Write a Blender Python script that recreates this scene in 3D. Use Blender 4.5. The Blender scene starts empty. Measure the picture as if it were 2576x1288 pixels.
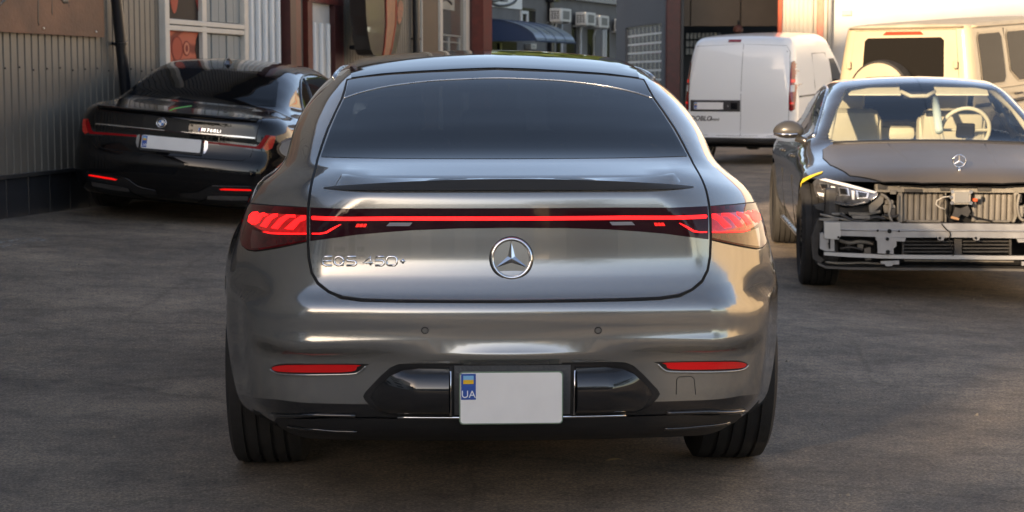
import bpy, bmesh, math, random
import numpy as np
from mathutils import Vector, Matrix
from mathutils.geometry import delaunay_2d_cdt

random.seed(7)
SC = bpy.context.scene
COL = SC.collection
# ---------------------------------------------------------------- camera, sky, sun, exposure
FP, U0, V0, HZ, CAMH = 4400.0, 1288.0, 644.0, 200.0, 1.326
PITCH = math.atan((V0 - HZ) / FP)
cam_d = bpy.data.cameras.new('camera')
cam_d.sensor_width = 36.0
cam_d.lens = 36.0 * FP / 2576.0
cam_d.clip_start = 0.1
cam_d.clip_end = 3000.0
cam_d.dof.use_dof = True
cam_d.dof.focus_distance = 5.6
cam_d.dof.aperture_fstop = 9.0
cam = bpy.data.objects.new('camera', cam_d)
COL.objects.link(cam)
cam.location = (0, 0, CAMH)
cam.rotation_euler = (math.radians(90) - PITCH, 0, 0)
SC.camera = cam

SUN_AZ = math.radians(208.0)      # clockwise from +Y: behind the camera, a little to the left
SUN_EL = math.radians(12.5)
world = bpy.data.worlds.new('World')
SC.world = world
world.use_nodes = True
wn, wl = world.node_tree.nodes, world.node_tree.links
wn.clear()
w_out = wn.new('ShaderNodeOutputWorld')
w_bg = wn.new('ShaderNodeBackground')
w_sky = wn.new('ShaderNodeTexSky')
w_sky.sky_type = 'NISHITA'
w_sky.sun_disc = False
w_sky.sun_elevation = SUN_EL
w_sky.sun_rotation = SUN_AZ
w_sky.air_density = 0.6
w_sky.dust_density = 0.55
w_sky.ozone_density = 1.5
w_bg.inputs['Strength'].default_value = 0.15
wl.new(w_sky.outputs[0], w_bg.inputs[0])
wl.new(w_bg.outputs[0], w_out.inputs[0])

sun_d = bpy.data.lights.new('sun', 'SUN')
sun_d.energy = 3.4
sun_d.angle = math.radians(0.9)
sun_d.color = (1.0, 0.89, 0.75)
sun = bpy.data.objects.new('sun', sun_d)
COL.objects.link(sun)
to_sun = Vector((math.sin(SUN_AZ) * math.cos(SUN_EL), math.cos(SUN_AZ) * math.cos(SUN_EL), math.sin(SUN_EL)))
sun.rotation_euler = to_sun.to_track_quat('Z', 'Y').to_euler()
sun.location = (-6, -30, 20)

SC.view_settings.view_transform = 'Standard'
SC.view_settings.look = 'None'
SC.view_settings.gamma = 1.0
SC.view_settings.use_curve_mapping = False
SC.view_settings.exposure = 1.68
SC.view_settings.use_white_balance = True       # set for the shade, as the photograph is
SC.view_settings.white_balance_temperature = 9300
SC.view_settings.white_balance_tint = 16
SC.render.engine = 'CYCLES'
SC.cycles.max_bounces = 8
SC.cycles.transparent_max_bounces = 12
SC.cycles.use_denoising = True

# ---------------------------------------------------------------- maths helpers
def ray(u, v):
    """direction in the world of a measured picture position (2576 x 1288 frame)"""
    cp, sp = math.cos(PITCH), math.sin(PITCH)
    a, b = (u - U0) / FP, (V0 - v) / FP
    return Vector((a, cp + b * sp, -sp + b * cp))
CAMP = Vector((0, 0, CAMH))

def at_y(u, v, y):
    d = ray(u, v)
    return CAMP + d * (y / d.y)

def hit(u, v, p0, n):
    d = ray(u, v)
    return CAMP + d * ((Vector(p0) - CAMP).dot(n) / d.dot(n))

class PC:
    """monotone cubic through points"""
    def __init__(s, pts):
        p = np.array(pts, float)
        s.x, s.y = p[:, 0], p[:, 1]
        h = np.diff(s.x); d = np.diff(s.y) / h
        m = np.zeros(len(s.x))
        m[0], m[-1] = d[0], d[-1]
        for i in range(1, len(d)):
            if d[i - 1] * d[i] > 0:
                w1, w2 = 2 * h[i] + h[i - 1], h[i] + 2 * h[i - 1]
                m[i] = (w1 + w2) / (w1 / d[i - 1] + w2 / d[i])
        s.m, s.h = m, h
    def __call__(s, q):
        q = np.asarray(q, float)
        qc = np.clip(q, s.x[0], s.x[-1])
        i = np.clip(np.searchsorted(s.x, qc, side='right') - 1, 0, len(s.h) - 1)
        h = s.h[i]; t = (qc - s.x[i]) / h
        t2 = t * t; t3 = t2 * t
        r = (2 * t3 - 3 * t2 + 1) * s.y[i] + (t3 - 2 * t2 + t) * h * s.m[i] + (3 * t2 - 2 * t3) * s.y[i + 1] + (t3 - t2) * h * s.m[i + 1]
        return r + np.where(q < s.x[0], (q - s.x[0]) * s.m[0], 0) + np.where(q > s.x[-1], (q - s.x[-1]) * s.m[-1], 0)
    def d(s, q):
        return (s(np.asarray(q) + 5e-4) - s(np.asarray(q) - 5e-4)) / 1e-3

class SEC:
    """half width as a function of y and z from section curves at stations along y"""
    def __init__(s, secs):
        s.y = np.array([k for k, _ in secs], float)
        s.c = [PC(p) for _, p in secs]
    def __call__(s, y, z):
        v = np.array([c(z) for c in s.c])
        k = len(s.y)
        m = np.zeros_like(v)
        h = np.diff(s.y); d = np.diff(v, axis=0) / h[:, None]
        m[0], m[-1] = d[0], d[-1]
        for i in range(1, k - 1):
            m[i] = np.where(d[i - 1] * d[i] > 0, 2 * d[i - 1] * d[i] / np.where(np.abs(d[i - 1] + d[i]) < 1e-9, 1, d[i - 1] + d[i]), 0)
        yc = np.clip(y, s.y[0], s.y[-1])
        i = np.clip(np.searchsorted(s.y, yc, side='right') - 1, 0, k - 2)
        j = np.arange(v.shape[1])
        hh = h[i]; t = (yc - s.y[i]) / hh; t2 = t * t; t3 = t2 * t
        return (2 * t3 - 3 * t2 + 1) * v[i, j] + (t3 - 2 * t2 + t) * hh * m[i, j] + (3 * t2 - 2 * t3) * v[i + 1, j] + (t3 - t2) * hh * m[i + 1, j]

def rint(a, b, r):
    u = np.maximum(a + r, 0); v = np.maximum(b + r, 0)
    return np.minimum(-r, np.maximum(a, b)) + np.sqrt(u * u + v * v)

class Body:
    """smooth car body as an implicit surface: rear face, sides, top, underside and front face rounded into each other"""
    def __init__(s, R, T, W, F, L, crown, zb, rc, rt, bow=(.16, 0), fbow=(.15, 0), kr=.72, R2=None, fade=(.55,.86)):
        s.R2, s.fade = R2, fade
        s.R, s.T, s.W, s.F, s.L = R, T, W, F, L
        s.crown, s.zb, s.rc, s.rt, s.bow, s.fbow, s.kr = crown, zb, rc, rt, bow, fbow, kr
    def f(s, P):
        x, y, z = np.abs(P[:, 0]), P[:, 1], P[:, 2]
        x2 = x * x
        Rz, Rd = s.R(z), s.R.d(z)
        if s.R2 is not None:
            t = np.clip((x - s.fade[0]) / (s.fade[1] - s.fade[0]), 0, 1); t = t * t * (3 - 2 * t)
            Rz = Rz * (1 - t) + s.R2(z) * t; Rd = Rd * (1 - t) + s.R2.d(z) * t
        a = (Rz + s.bow[0] * x2 + s.bow[1] * x2 * x2 - y) / np.sqrt(1 + Rd ** 2)
        e = (y - (s.F(z) - s.fbow[0] * x2 - s.fbow[1] * x2 * x2)) / np.sqrt(1 + s.F.d(z) ** 2)
        b = x - s.W(y, z)
        c = (z - (s.T(y) - s.crown(y) * x2)) / np.sqrt(1 + s.T.d(y) ** 2)
        d = s.zb(y) - z
        A = rint(a * s.kr, b, s.rc(z))
        A = rint(A, e * s.kr, .22)
        A = rint(A, c, s.rt(y))
        return rint(A, d, .04)
    def normal(s, P):
        h = 2e-3
        g = np.stack([s.f(P + h * np.eye(3)[k]) - s.f(P - h * np.eye(3)[k]) for k in range(3)], 1)
        return g / np.maximum(np.linalg.norm(g, axis=1, keepdims=True), 1e-9)
    def cast(s, O, D, t1=4.0, n=60, t0=0.0):
        """first crossing from outside to inside along rays"""
        O = np.asarray(O, float); D = np.asarray(D, float)
        lo = np.full(len(O), t0); hi = np.full(len(O), np.nan)
        prev = np.full(len(O), t0); open_ = np.ones(len(O), bool)
        for k in range(1, n + 1):
            t = t0 + (t1 - t0) * k / n
            idx = np.where(open_)[0]
            if not len(idx): break
            v = s.f(O[idx] + D[idx] * t)
            w = idx[v < 0]
            lo[w] = prev[w]; hi[w] = t; open_[w] = False
            prev[idx] = t
        ok = ~np.isnan(hi)
        hi = np.where(ok, hi, t1)
        for _ in range(22):
            m = (lo + hi) / 2
            v = s.f(O + D * m[:, None])
            hi = np.where(v < 0, m, hi); lo = np.where(v < 0, lo, m)
        return O + D * hi[:, None], ok
    def mesh(s, y0, y1, z0, na=56, ns=60, nb=110):
        al = np.concatenate([np.linspace(0, 90, na), np.full(ns, 90.0), np.linspace(90, 180, na)])
        yy = np.concatenate([np.full(na, y0), np.linspace(y0, y1, ns + 2)[1:-1], np.full(na, y1)])
        be = np.radians(np.linspace(-89.9, 89.9, nb))
        A, B = np.meshgrid(np.radians(al), be, indexing='ij')
        D = np.stack([np.cos(B) * np.sin(A), -np.cos(B) * np.cos(A), np.sin(B)], -1).reshape(-1, 3)
        O = np.stack([np.zeros_like(A), np.repeat(yy[:, None], nb, 1), np.full_like(A, z0)], -1).reshape(-1, 3)
        lo = np.zeros(len(D)); hi = np.full(len(D), 3.5)
        for _ in range(26):
            m = (lo + hi) / 2
            v = s.f(O + D * m[:, None])
            lo = np.where(v < 0, m, lo); hi = np.where(v < 0, hi, m)
        V = O + D * hi[:, None]
        V[:nb, 0] = 0; V[-nb:, 0] = 0
        N = s.normal(V)
        nc = len(al)
        i = np.arange(nc - 1)[:, None] * nb + np.arange(nb - 1)[None, :]
        a, b, c, d = i.ravel(), (i + nb).ravel(), (i + nb + 1).ravel(), (i + 1).ravel()
        F = np.concatenate([np.stack([a, b, c], 1), np.stack([a, c, d], 1)])
        V2, N2 = V.copy(), N.copy()
        V2[:, 0] *= -1; N2[:, 0] *= -1
        F2 = F[:, ::-1] + len(V)
        return np.concatenate([V, V2]), np.concatenate([N, N2]), np.concatenate([F, F2])

def split(V, N, F, h):
    """cut a triangle mesh along h = 0; returns the two sides (h < 0, h >= 0)"""
    V, N = list(map(tuple, V)), list(map(tuple, N))
    hs = list(h)
    sg = h >= 0
    fs = sg[F].sum(1)
    neg = [tuple(t) for t in F[fs == 0]]; pos = [tuple(t) for t in F[fs == 3]]
    cache = {}
    def cut(i, j):
        k = (min(i, j), max(i, j))
        if k not in cache:
            t = hs[i] / (hs[i] - hs[j])
            p = np.array(V[i]) * (1 - t) + np.array(V[j]) * t
            n = np.array(N[i]) * (1 - t) + np.array(N[j]) * t
            V.append(tuple(p)); N.append(tuple(n / max(np.linalg.norm(n), 1e-9)))
            cache[k] = len(V) - 1
        return cache[k]
    for t in F[(fs == 1) | (fs == 2)]:
        t = [int(q) for q in t]
        want = sg[t].sum() == 1                   # the lone vertex is positive?
        k = [bool(sg[q]) for q in t].index(want)
        a, b, c = t[k], t[(k + 1) % 3], t[(k + 2) % 3]
        ab, ac = cut(a, b), cut(a, c)
        (pos if want else neg).append((a, ab, ac))
        o = neg if want else pos
        o.append((ab, b, c)); o.append((ab, c, ac))
    V, N = np.array(V), np.array(N)
    out = []
    for tri in (neg, pos):
        tri = np.array(tri, int).reshape(-1, 3)
        used, inv = np.unique(tri, return_inverse=True)
        out.append((V[used], N[used], inv.reshape(-1, 3)))
    return out

def poly_sd(a, b, poly):
    """signed distance to a polygon (negative inside), vectorised"""
    p = np.array(poly, float); q = np.roll(p, -1, 0)
    P = np.stack([np.asarray(a), np.asarray(b)], 1)
    best = np.full(len(P), 1e9); ins = np.zeros(len(P), bool)
    for (ax, ay), (bx, by) in zip(p, q):
        e = np.array([bx - ax, by - ay]); w = P - (ax, ay)
        t = np.clip((w @ e) / max(e @ e, 1e-12), 0, 1)
        best = np.minimum(best, np.linalg.norm(w - t[:, None] * e, axis=1))
        c = (P[:, 1] < ay) != (P[:, 1] < by)
        if by != ay:
            ins ^= c & (P[:, 0] < ax + (P[:, 1] - ay) / (by - ay) * (bx - ax))
    return np.where(ins, -best, best)

def smooth_line(pts, n=6, closed=False):
    """Catmull-Rom"""
    p = [np.array(q, float) for q in pts]; k = len(p); out = []
    rng = range(k) if closed else range(k - 1)
    for i in rng:
        if closed: a, b, c, d = p[i - 1], p[i], p[(i + 1) % k], p[(i + 2) % k]
        else: a, b, c, d = p[max(i - 1, 0)], p[i], p[i + 1], p[min(i + 2, k - 1)]
        for j in range(n):
            t = j / n
            out.append(tuple(.5 * (2 * b + (c - a) * t + (2 * a - 5 * b + 4 * c - d) * t * t + (3 * b - a - 3 * c + d) * t ** 3)))
    if not closed: out.append(tuple(p[-1]))
    return out

def resample(poly, step):
    out = []
    for i in range(len(poly)):
        a, b = np.array(poly[i]), np.array(poly[(i + 1) % len(poly)])
        n = max(1, int(round(np.linalg.norm(b - a) / step)))
        for j in range(n): out.append(tuple(a + (b - a) * j / n))
    return out

# ---------------------------------------------------------------- objects
def tag(o, label=None, cat=None, group=None, kind=None):
    if label: o['label'] = label
    if cat: o['category'] = cat
    if group: o['group'] = group
    if kind: o['kind'] = kind
    return o

def thing(name, label, cat, loc=(0, 0, 0), rot=(0, 0, 0), group=None):
    o = bpy.data.objects.new(name, None)
    o.empty_display_size = .2
    COL.objects.link(o)
    o.location = loc; o.rotation_euler = rot
    return tag(o, label, cat, group)

def holder(name, parent, loc=(0, 0, 0), rot=(0, 0, 0)):
    o = bpy.data.objects.new(name, None); COL.objects.link(o)
    o.parent = parent; o.location = loc; o.rotation_euler = rot
    return o

def mk(name, vf, mat, parent=None, normals=None, smooth=False, loc=None):
    V, F = vf
    me = bpy.data.meshes.new(name)
    me.from_pydata([tuple(map(float, v)) for v in V], [], [tuple(map(int, f)) for f in F])
    me.materials.append(mat)
    if smooth or normals is not None:
        me.shade_smooth()
    if normals is not None:
        me.normals_split_custom_set_from_vertices([tuple(map(float, n)) for n in normals])
    elif smooth == 'auto':
        me.set_sharp_from_angle(angle=math.radians(38))
    me.validate(); me.update()
    o = bpy.data.objects.new(name, me); COL.objects.link(o)
    if parent is not None: o.parent = parent
    if loc is not None: o.location = loc
    return o

def dup(o, name=None, parent=None, loc=None, rot=None):
    c = o.copy(); COL.objects.link(c)
    if name: c.name = name
    if parent is not None: c.parent = parent
    if loc is not None: c.location = loc
    if rot is not None: c.rotation_euler = rot
    return c

def join(*parts):
    V, F = [], []
    for v, f in parts:
        k = len(V); V += [tuple(q) for q in v]; F += [tuple(i + k for i in t) for t in f]
    return V, F

def xf(vf, M):
    return [tuple(M @ Vector(v)) for v in vf[0]], vf[1]

def box(c, s, b=0.0):
    """box with centre c, size s and chamfer b"""
    x, y, z = (q / 2 for q in s)
    b = min(b, x * .9, y * .9, z * .9)
    if b <= 0:
        V = [(sx * x + c[0], sy * y + c[1], sz * z + c[2]) for sx in (-1, 1) for sy in (-1, 1) for sz in (-1, 1)]
        return V, [(0, 1, 3, 2), (4, 6, 7, 5), (0, 4, 5, 1), (2, 3, 7, 6), (0, 2, 6, 4), (1, 5, 7, 3)]
    bm = bmesh.new()
    bmesh.ops.create_cube(bm, size=1.0)
    for v in bm.verts: v.co = Vector((v.co.x * 2 * x, v.co.y * 2 * y, v.co.z * 2 * z))
    bmesh.ops.bevel(bm, geom=list(bm.edges), offset=b, segments=2 if b > .012 else 1, profile=.5, affect='EDGES')
    bm.verts.index_update()
    V = [tuple(v.co + Vector(c)) for v in bm.verts]; F = [tuple(v.index for v in f.verts) for f in bm.faces]
    bm.free()
    return V, F

def tube(pts, r, n=8, closed=False, cap=True):
    P = [Vector(p) for p in pts]; V, F = [], []
    rr = r if hasattr(r, '__len__') else [r] * len(P)
    k = len(P)
    up = None
    for i, p in enumerate(P):
        a = P[i - 1] if (i > 0 or closed) else p
        b = P[(i + 1) % k] if (i < k - 1 or closed) else p
        t = (b - a).normalized()
        if up is None:
            up = t.orthogonal().normalized()
        up = (up - t * up.dot(t))
        up = up.normalized() if up.length > 1e-6 else t.orthogonal().normalized()
        w = t.cross(up)
        for j in range(n):
            an = 2 * math.pi * j / n
            V.append(tuple(p + (up * math.cos(an) + w * math.sin(an)) * rr[i]))
    for i in range(k if closed else k - 1):
        for j in range(n):
            a, b = i * n + j, i * n + (j + 1) % n
            c, d = ((i + 1) % k) * n + (j + 1) % n, ((i + 1) % k) * n + j
            F.append((a, b, c, d))
    if cap and not closed:
        F.append(tuple(range(n))[::-1]); F.append(tuple(range((k - 1) * n, k * n)))
    return V, F

def lathe(prof, n=48, closed_prof=False):
    """profile of (x, r) turned about the X axis"""
    V, F = [], []
    k = len(prof)
    for i in range(n):
        a = 2 * math.pi * i / n
        for x, r in prof: V.append((x, r * math.cos(a), r * math.sin(a)))
    for i in range(n):
        for j in range(k if closed_prof else k - 1):
            a, b = i * k + j, i * k + (j + 1) % k
            c, d = ((i + 1) % n) * k + (j + 1) % k, ((i + 1) % n) * k + j
            F.append((a, b, c, d))
    return V, F

def prism(poly, depth, frame):
    """polygon (a,b) extruded by depth; frame = (origin, A, B) with the normal A x B outwards and the prism behind it"""
    o, A, B = (Vector(q) for q in frame)
    n = A.cross(B).normalized()
    k = len(poly)
    V = [tuple(o + A * a + B * b) for a, b in poly] + [tuple(o + A * a + B * b - n * depth) for a, b in poly]
    F = [tuple(range(k)), tuple(range(2 * k - 1, k - 1, -1))] + [(i, i + k, (i + 1) % k + k, (i + 1) % k) for i in range(k)]
    return V, F

def sheet(grid):
    """rows of points to a quad sheet"""
    V = [tuple(p) for r in grid for p in r]; n = len(grid[0])
    F = [(i * n + j, i * n + j + 1, (i + 1) * n + j + 1, (i + 1) * n + j) for i in range(len(grid) - 1) for j in range(n - 1)]
    return V, F

# ---------------------------------------------------------------- materials
MATS = {}
def mat(name, col, rough=.5, metal=0.0, coat=0.0, emit=None, es=0.0, spec=.5, trans=0.0, ior=1.45, vary=0.0, vscale=8.0, bump=0.0, bscale=60.0, coat_r=.02, alpha=1.0, tint=None):
    if name in MATS: return MATS[name]
    m = bpy.data.materials.new(name); m.use_nodes = True
    nt = m.node_tree; b = nt.nodes['Principled BSDF']
    c = (*col, 1.0)
    b.inputs['Base Color'].default_value = c
    b.inputs['Roughness'].default_value = rough
    b.inputs['Metallic'].default_value = metal
    b.inputs['IOR'].default_value = ior
    b.inputs['Specular IOR Level'].default_value = spec
    b.inputs['Coat Weight'].default_value = coat
    b.inputs['Coat Roughness'].default_value = coat_r
    b.inputs['Transmission Weight'].default_value = trans
    b.inputs['Alpha'].default_value = alpha
    if tint: b.inputs['Specular Tint'].default_value = (tint, tint, tint, 1)
    if emit:
        b.inputs['Emission Color'].default_value = (*emit, 1.0)
        b.inputs['Emission Strength'].default_value = es
    if vary or bump:
        tc = nt.nodes.new('ShaderNodeTexCoord')
    if vary:
        nz = nt.nodes.new('ShaderNodeTexNoise'); nz.inputs['Scale'].default_value = vscale; nz.inputs['Detail'].default_value = 6.0
        mr = nt.nodes.new('ShaderNodeMapRange'); mr.inputs[1].default_value = .3; mr.inputs[2].default_value = .7
        mr.inputs[3].default_value = 1 - vary; mr.inputs[4].default_value = 1 + vary
        mx = nt.nodes.new('ShaderNodeMix'); mx.data_type = 'RGBA'; mx.blend_type = 'MULTIPLY'; mx.inputs[0].default_value = 1.0
        mx.inputs[6].default_value = c
        nt.links.new(tc.outputs['Object'], nz.inputs['Vector']); nt.links.new(nz.outputs[0], mr.inputs[0])
        nt.links.new(mr.outputs[0], mx.inputs[7]); nt.links.new(mx.outputs[2], b.inputs['Base Color'])
        m2 = nt.nodes.new('ShaderNodeMapRange'); m2.inputs[3].default_value = max(rough - .08, 0); m2.inputs[4].default_value = rough + .08
        nt.links.new(nz.outputs[0], m2.inputs[0])
        nt.links.new(m2.outputs[0], b.inputs['Roughness'])
    if bump:
        nb = nt.nodes.new('ShaderNodeTexNoise'); nb.inputs['Scale'].default_value = bscale; nb.inputs['Detail'].default_value = 4.0
        bp = nt.nodes.new('ShaderNodeBump'); bp.inputs['Strength'].default_value = bump; bp.inputs['Distance'].default_value = .02
        nt.links.new(tc.outputs['Object'], nb.inputs['Vector']); nt.links.new(nb.outputs[0], bp.inputs['Height'])
        nt.links.new(bp.outputs[0], b.inputs['Normal'])
    MATS[name] = m
    return m

M_CHROME = mat('chrome', (.82, .82, .83), .06, 1.0)
M_SATIN = mat('satin_metal', (.62, .63, .64), .28, 1.0, vary=.08, vscale=20)
M_BLACKG = mat('gloss_black', (.012, .012, .013), .08, 0, coat=1.0)
M_BLACK = mat('black_plastic', (.018, .018, .019), .5, bump=.15, bscale=300)
M_SEAM = mat('seam_black', (.004, .004, .004), .7)
M_RUBBER = mat('rubber', (.022, .021, .020), .75, vary=.2, vscale=30, bump=.2, bscale=200)
M_WHITEP = mat('plate_white', (.80, .79, .76), .35, vary=.03, vscale=12)
M_BLUEP = mat('plate_blue', (.02, .09, .36), .35)
M_YEL = mat('flag_yellow', (.85, .48, .04), .4)
M_SKYB = mat('flag_blue', (.18, .48, .72), .4)
M_PGREEN = mat('plate_frame', (.16, .24, .17), .4)
M_LETW = mat('letter_white', (.8, .82, .84), .4)
M_REDLENS = mat('red_lens', (.30, .006, .008), .06, coat=1.0, emit=(1, .01, .01), es=.05)
M_REDDARK = mat('dark_red_lens', (.045, .004, .006), .05, coat=1.0)
M_REDGLOW = mat('red_glow', (.6, .01, .01), .3, emit=(1.0, .014, .020), es=1.0)
M_REDDIM = mat('red_dim_glow', (.5, .01, .01), .3, emit=(1.0, .02, .02), es=.45)
M_ROOFGL = mat('roof_glass', (.006, .007, .008), .05, spec=.30)
M_GLASSD = mat('tinted_glass', (.004, .005, .006), .02, spec=.15)
M_INNER = mat('dark_inner', (.012, .012, .012), .9)
M_UNDER = mat('underbody', (.004, .004, .004), .9)

def clear_glass(name, tint, refl=1.0):
    m = bpy.data.materials.new(name); m.use_nodes = True
    nt = m.node_tree; nt.nodes.clear(); L = nt.links
    o = nt.nodes.new('ShaderNodeOutputMaterial'); mx = nt.nodes.new('ShaderNodeMixShader'); t = nt.nodes.new('ShaderNodeBsdfTransparent'); g = nt.nodes.new('ShaderNodeBsdfGlossy'); lw = nt.nodes.new('ShaderNodeLayerWeight'); pw = nt.nodes.new('ShaderNodeMath'); f = nt.nodes.new('ShaderNodeMapRange')
    t.inputs[0].default_value = (*tint, 1); g.inputs[0].default_value = (refl, refl, refl, 1); g.inputs['Roughness'].default_value = .0
    lw.inputs[0].default_value = .5; pw.operation = 'POWER'; pw.inputs[1].default_value = 4.5; f.inputs[3].default_value = .10; f.inputs[4].default_value = 1.0
    L.new(lw.outputs['Facing'], pw.inputs[0]); L.new(pw.outputs[0], f.inputs[0])
    L.new(f.outputs[0], mx.inputs[0]); L.new(t.outputs[0], mx.inputs[1]); L.new(g.outputs[0], mx.inputs[2]); L.new(mx.outputs[0], o.inputs[0])
    return m
M_CREAM = mat('cream_leather', (.60, .56, .44), .5, vary=.05, vscale=10)
M_CREAM2 = mat('pale_leather', (.50, .46, .36), .5)
# ---------------------------------------------------------------- patches on bodies
def patch(body, poly, step, mode='rear', off=.002, skirt=.006, L=None):
    """panel that follows the body surface inside a 2-D outline (rear/front: x,z; right/left: y,z; top: x,y)"""
    step = float(step)
    B = resample(poly, step)
    nb = len(B)
    a = np.array(B); lo, hi = a.min(0), a.max(0)
    gx = np.arange(lo[0] + step / 2, hi[0], step); gy = np.arange(lo[1] + step / 2, hi[1], step)
    pts = list(B)
    if len(gx) and len(gy):
        G = np.array([(x + (.25 if j % 2 else -.25) * step, y) for j, y in enumerate(gy) for x in gx])
        sd = poly_sd(G[:, 0], G[:, 1], poly)
        pts += [tuple(p) for p in G[sd < -.5 * step]]
    res = delaunay_2d_cdt([Vector(p) for p in pts], [], [list(range(nb))], 1, 1e-6)
    v2, f2, orig = res[0], res[2], res[3]
    q = np.array([tuple(v) for v in v2])
    z = np.zeros(len(q)); e = np.zeros(3)
    L = L if L is not None else body.L
    if mode == 'rear': O = np.stack([q[:, 0], z - 1.0, q[:, 1]], 1); d = (0, 1, 0)
    elif mode == 'front': O = np.stack([q[:, 0], z + L + 1.0, q[:, 1]], 1); d = (0, -1, 0)
    elif mode == 'right': O = np.stack([z + 2.0, q[:, 0], q[:, 1]], 1); d = (-1, 0, 0)
    elif mode == 'left': O = np.stack([z - 2.0, q[:, 0], q[:, 1]], 1); d = (1, 0, 0)
    else: O = np.stack([q[:, 0], q[:, 1], z + 3.0], 1); d = (0, 0, -1)
    D = np.tile(np.array(d, float), (len(q), 1))
    P, ok = body.cast(O, D, 4.5, 70)
    N = body.normal(P)
    of = off(q[:, 0], q[:, 1]) if callable(off) else off
    P0 = P
    P = P + N * np.reshape(of, (-1, 1))
    if callable(off):           # bulged panel: recompute normals from the mesh below
        N = None
    F = []
    for t in f2:
        if not all(ok[i] for i in t): continue
        t = list(t)
        nrm = np.cross(P[t[1]] - P[t[0]], P[t[2]] - P[t[0]])
        if nrm @ np.array(d) > 0: t = t[::-1]
        F.append(tuple(t))
    if F:                       # keep the main piece only
        comp = list(range(len(P)))
        def root(i):
            while comp[i] != i:
                comp[i] = comp[comp[i]]; i = comp[i]
            return i
        for t in F:
            comp[root(t[1])] = root(t[0]); comp[root(t[2])] = root(t[0])
        cnt = {}
        for t in F: cnt[root(t[0])] = cnt.get(root(t[0]), 0) + 1
        best = max(cnt, key=cnt.get)
        F = [t for t in F if root(t[0]) == best]
        keep_ = {i for t in F for i in t}
        ok = np.array([bool(k) and i in keep_ for i, k in enumerate(ok)])
    if N is None:
        N = np.zeros_like(P)
        for t in F:
            n = np.cross(P[t[1]] - P[t[0]], P[t[2]] - P[t[0]])
            for i in t: N[i] += n
        N /= np.maximum(np.linalg.norm(N, axis=1, keepdims=True), 1e-9)
    V, NN = [tuple(p) for p in P], [tuple(n) for n in N]
    if skirt:
        bi = {}
        for i, o in enumerate(orig):
            for k in o:
                if k < nb: bi[k] = i
        loop = [bi[k] for k in range(nb) if k in bi]
        k0 = len(V); m = len(loop)
        NB = body.normal(P0[loop])
        for j, i in enumerate(loop):
            t = P[loop[(j + 1) % m]] - P[loop[j - 1]]
            n = np.cross(t, N[i]); n = n / max(np.linalg.norm(n), 1e-9)
            V.append(tuple(P[i] - NB[j] * skirt)); NN.append(tuple(n))
        for j in range(m):
            i2 = (j + 1) % m
            if ok[loop[j]] and ok[loop[i2]]:
                F.append((loop[j], loop[i2], k0 + i2, k0 + j))
    used = sorted({i for t in F for i in t}); rm = {o: k for k, o in enumerate(used)}
    return ([V[i] for i in used], [tuple(rm[i] for i in t) for t in F]), [NN[i] for i in used]

def mirx(vf, nn):
    V, F = vf
    return ([(-x, y, z) for x, y, z in V], [tuple(reversed(f)) for f in F]), [(-x, y, z) for x, y, z in nn]

class CarFrame:
    def __init__(s, body, loc, rot):
        s.b = body
        s.M = Matrix.Translation(loc) @ (Matrix.Rotation(rot[2], 4, 'Z') @ Matrix.Rotation(rot[1], 4, 'Y') @ Matrix.Rotation(rot[0], 4, 'X'))
        s.I = s.M.inverted()
    def loc(s, uv, tmax=60, near=2.0):
        """measured picture positions to points on the body (local)"""
        o = s.I @ CAMP; R = s.I.to_3x3()
        D = np.array([tuple((R @ ray(u, v)).normalized()) for u, v in uv]); O = np.tile(np.array(o), (len(uv), 1))
        # start close to the car
        c = np.array((0, s.b.L / 2, .8)); t0 = max(0.0, np.linalg.norm(np.array(o) - c) - s.b.L / 2 - 1.2)
        P, ok = s.b.cast(O, D, t0 + s.b.L + 2.5, 260, t0)
        for i, k in enumerate(ok):
            if not k: print('MISS', uv[i])
        return P
    def xz(s, uv): return [(p[0], p[2]) for p in s.loc(uv)]
    def yz(s, uv): return [(p[1], p[2]) for p in s.loc(uv)]

def strip_on(body, pts, r, mode='rear', n=6, off=0.0):
    """thin round bead that follows the surface along 2-D points"""
    q = np.array(pts, float); z = np.zeros(len(q))
    if mode == 'rear': O = np.stack([q[:, 0], z - 1, q[:, 1]], 1); d = (0, 1, 0)
    elif mode == 'front': O = np.stack([q[:, 0], z + body.L + 1, q[:, 1]], 1); d = (0, -1, 0)
    elif mode == 'right': O = np.stack([z + 2, q[:, 0], q[:, 1]], 1); d = (-1, 0, 0)
    elif mode == 'left': O = np.stack([z - 2, q[:, 0], q[:, 1]], 1); d = (1, 0, 0)
    else: O = np.stack([q[:, 0], q[:, 1], z + 3], 1); d = (0, 0, -1)
    P, ok = body.cast(O, np.tile(np.array(d, float), (len(q), 1)), 4.5, 70)
    P = P[ok]
    P = P + body.normal(P) * off
    return tube(P, r, n)

def pane(name, body, poly, step, m, parent, mode='rear', off=.002, skirt=.006, both=False):
    vf, nn = patch(body, poly, step, mode, off, skirt)
    o = mk(name, vf, m, parent, nn)
    if both:
        vf2, nn2 = mirx(vf, nn)
        return o, mk(name, vf2, m, parent, nn2)
    return o

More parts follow.
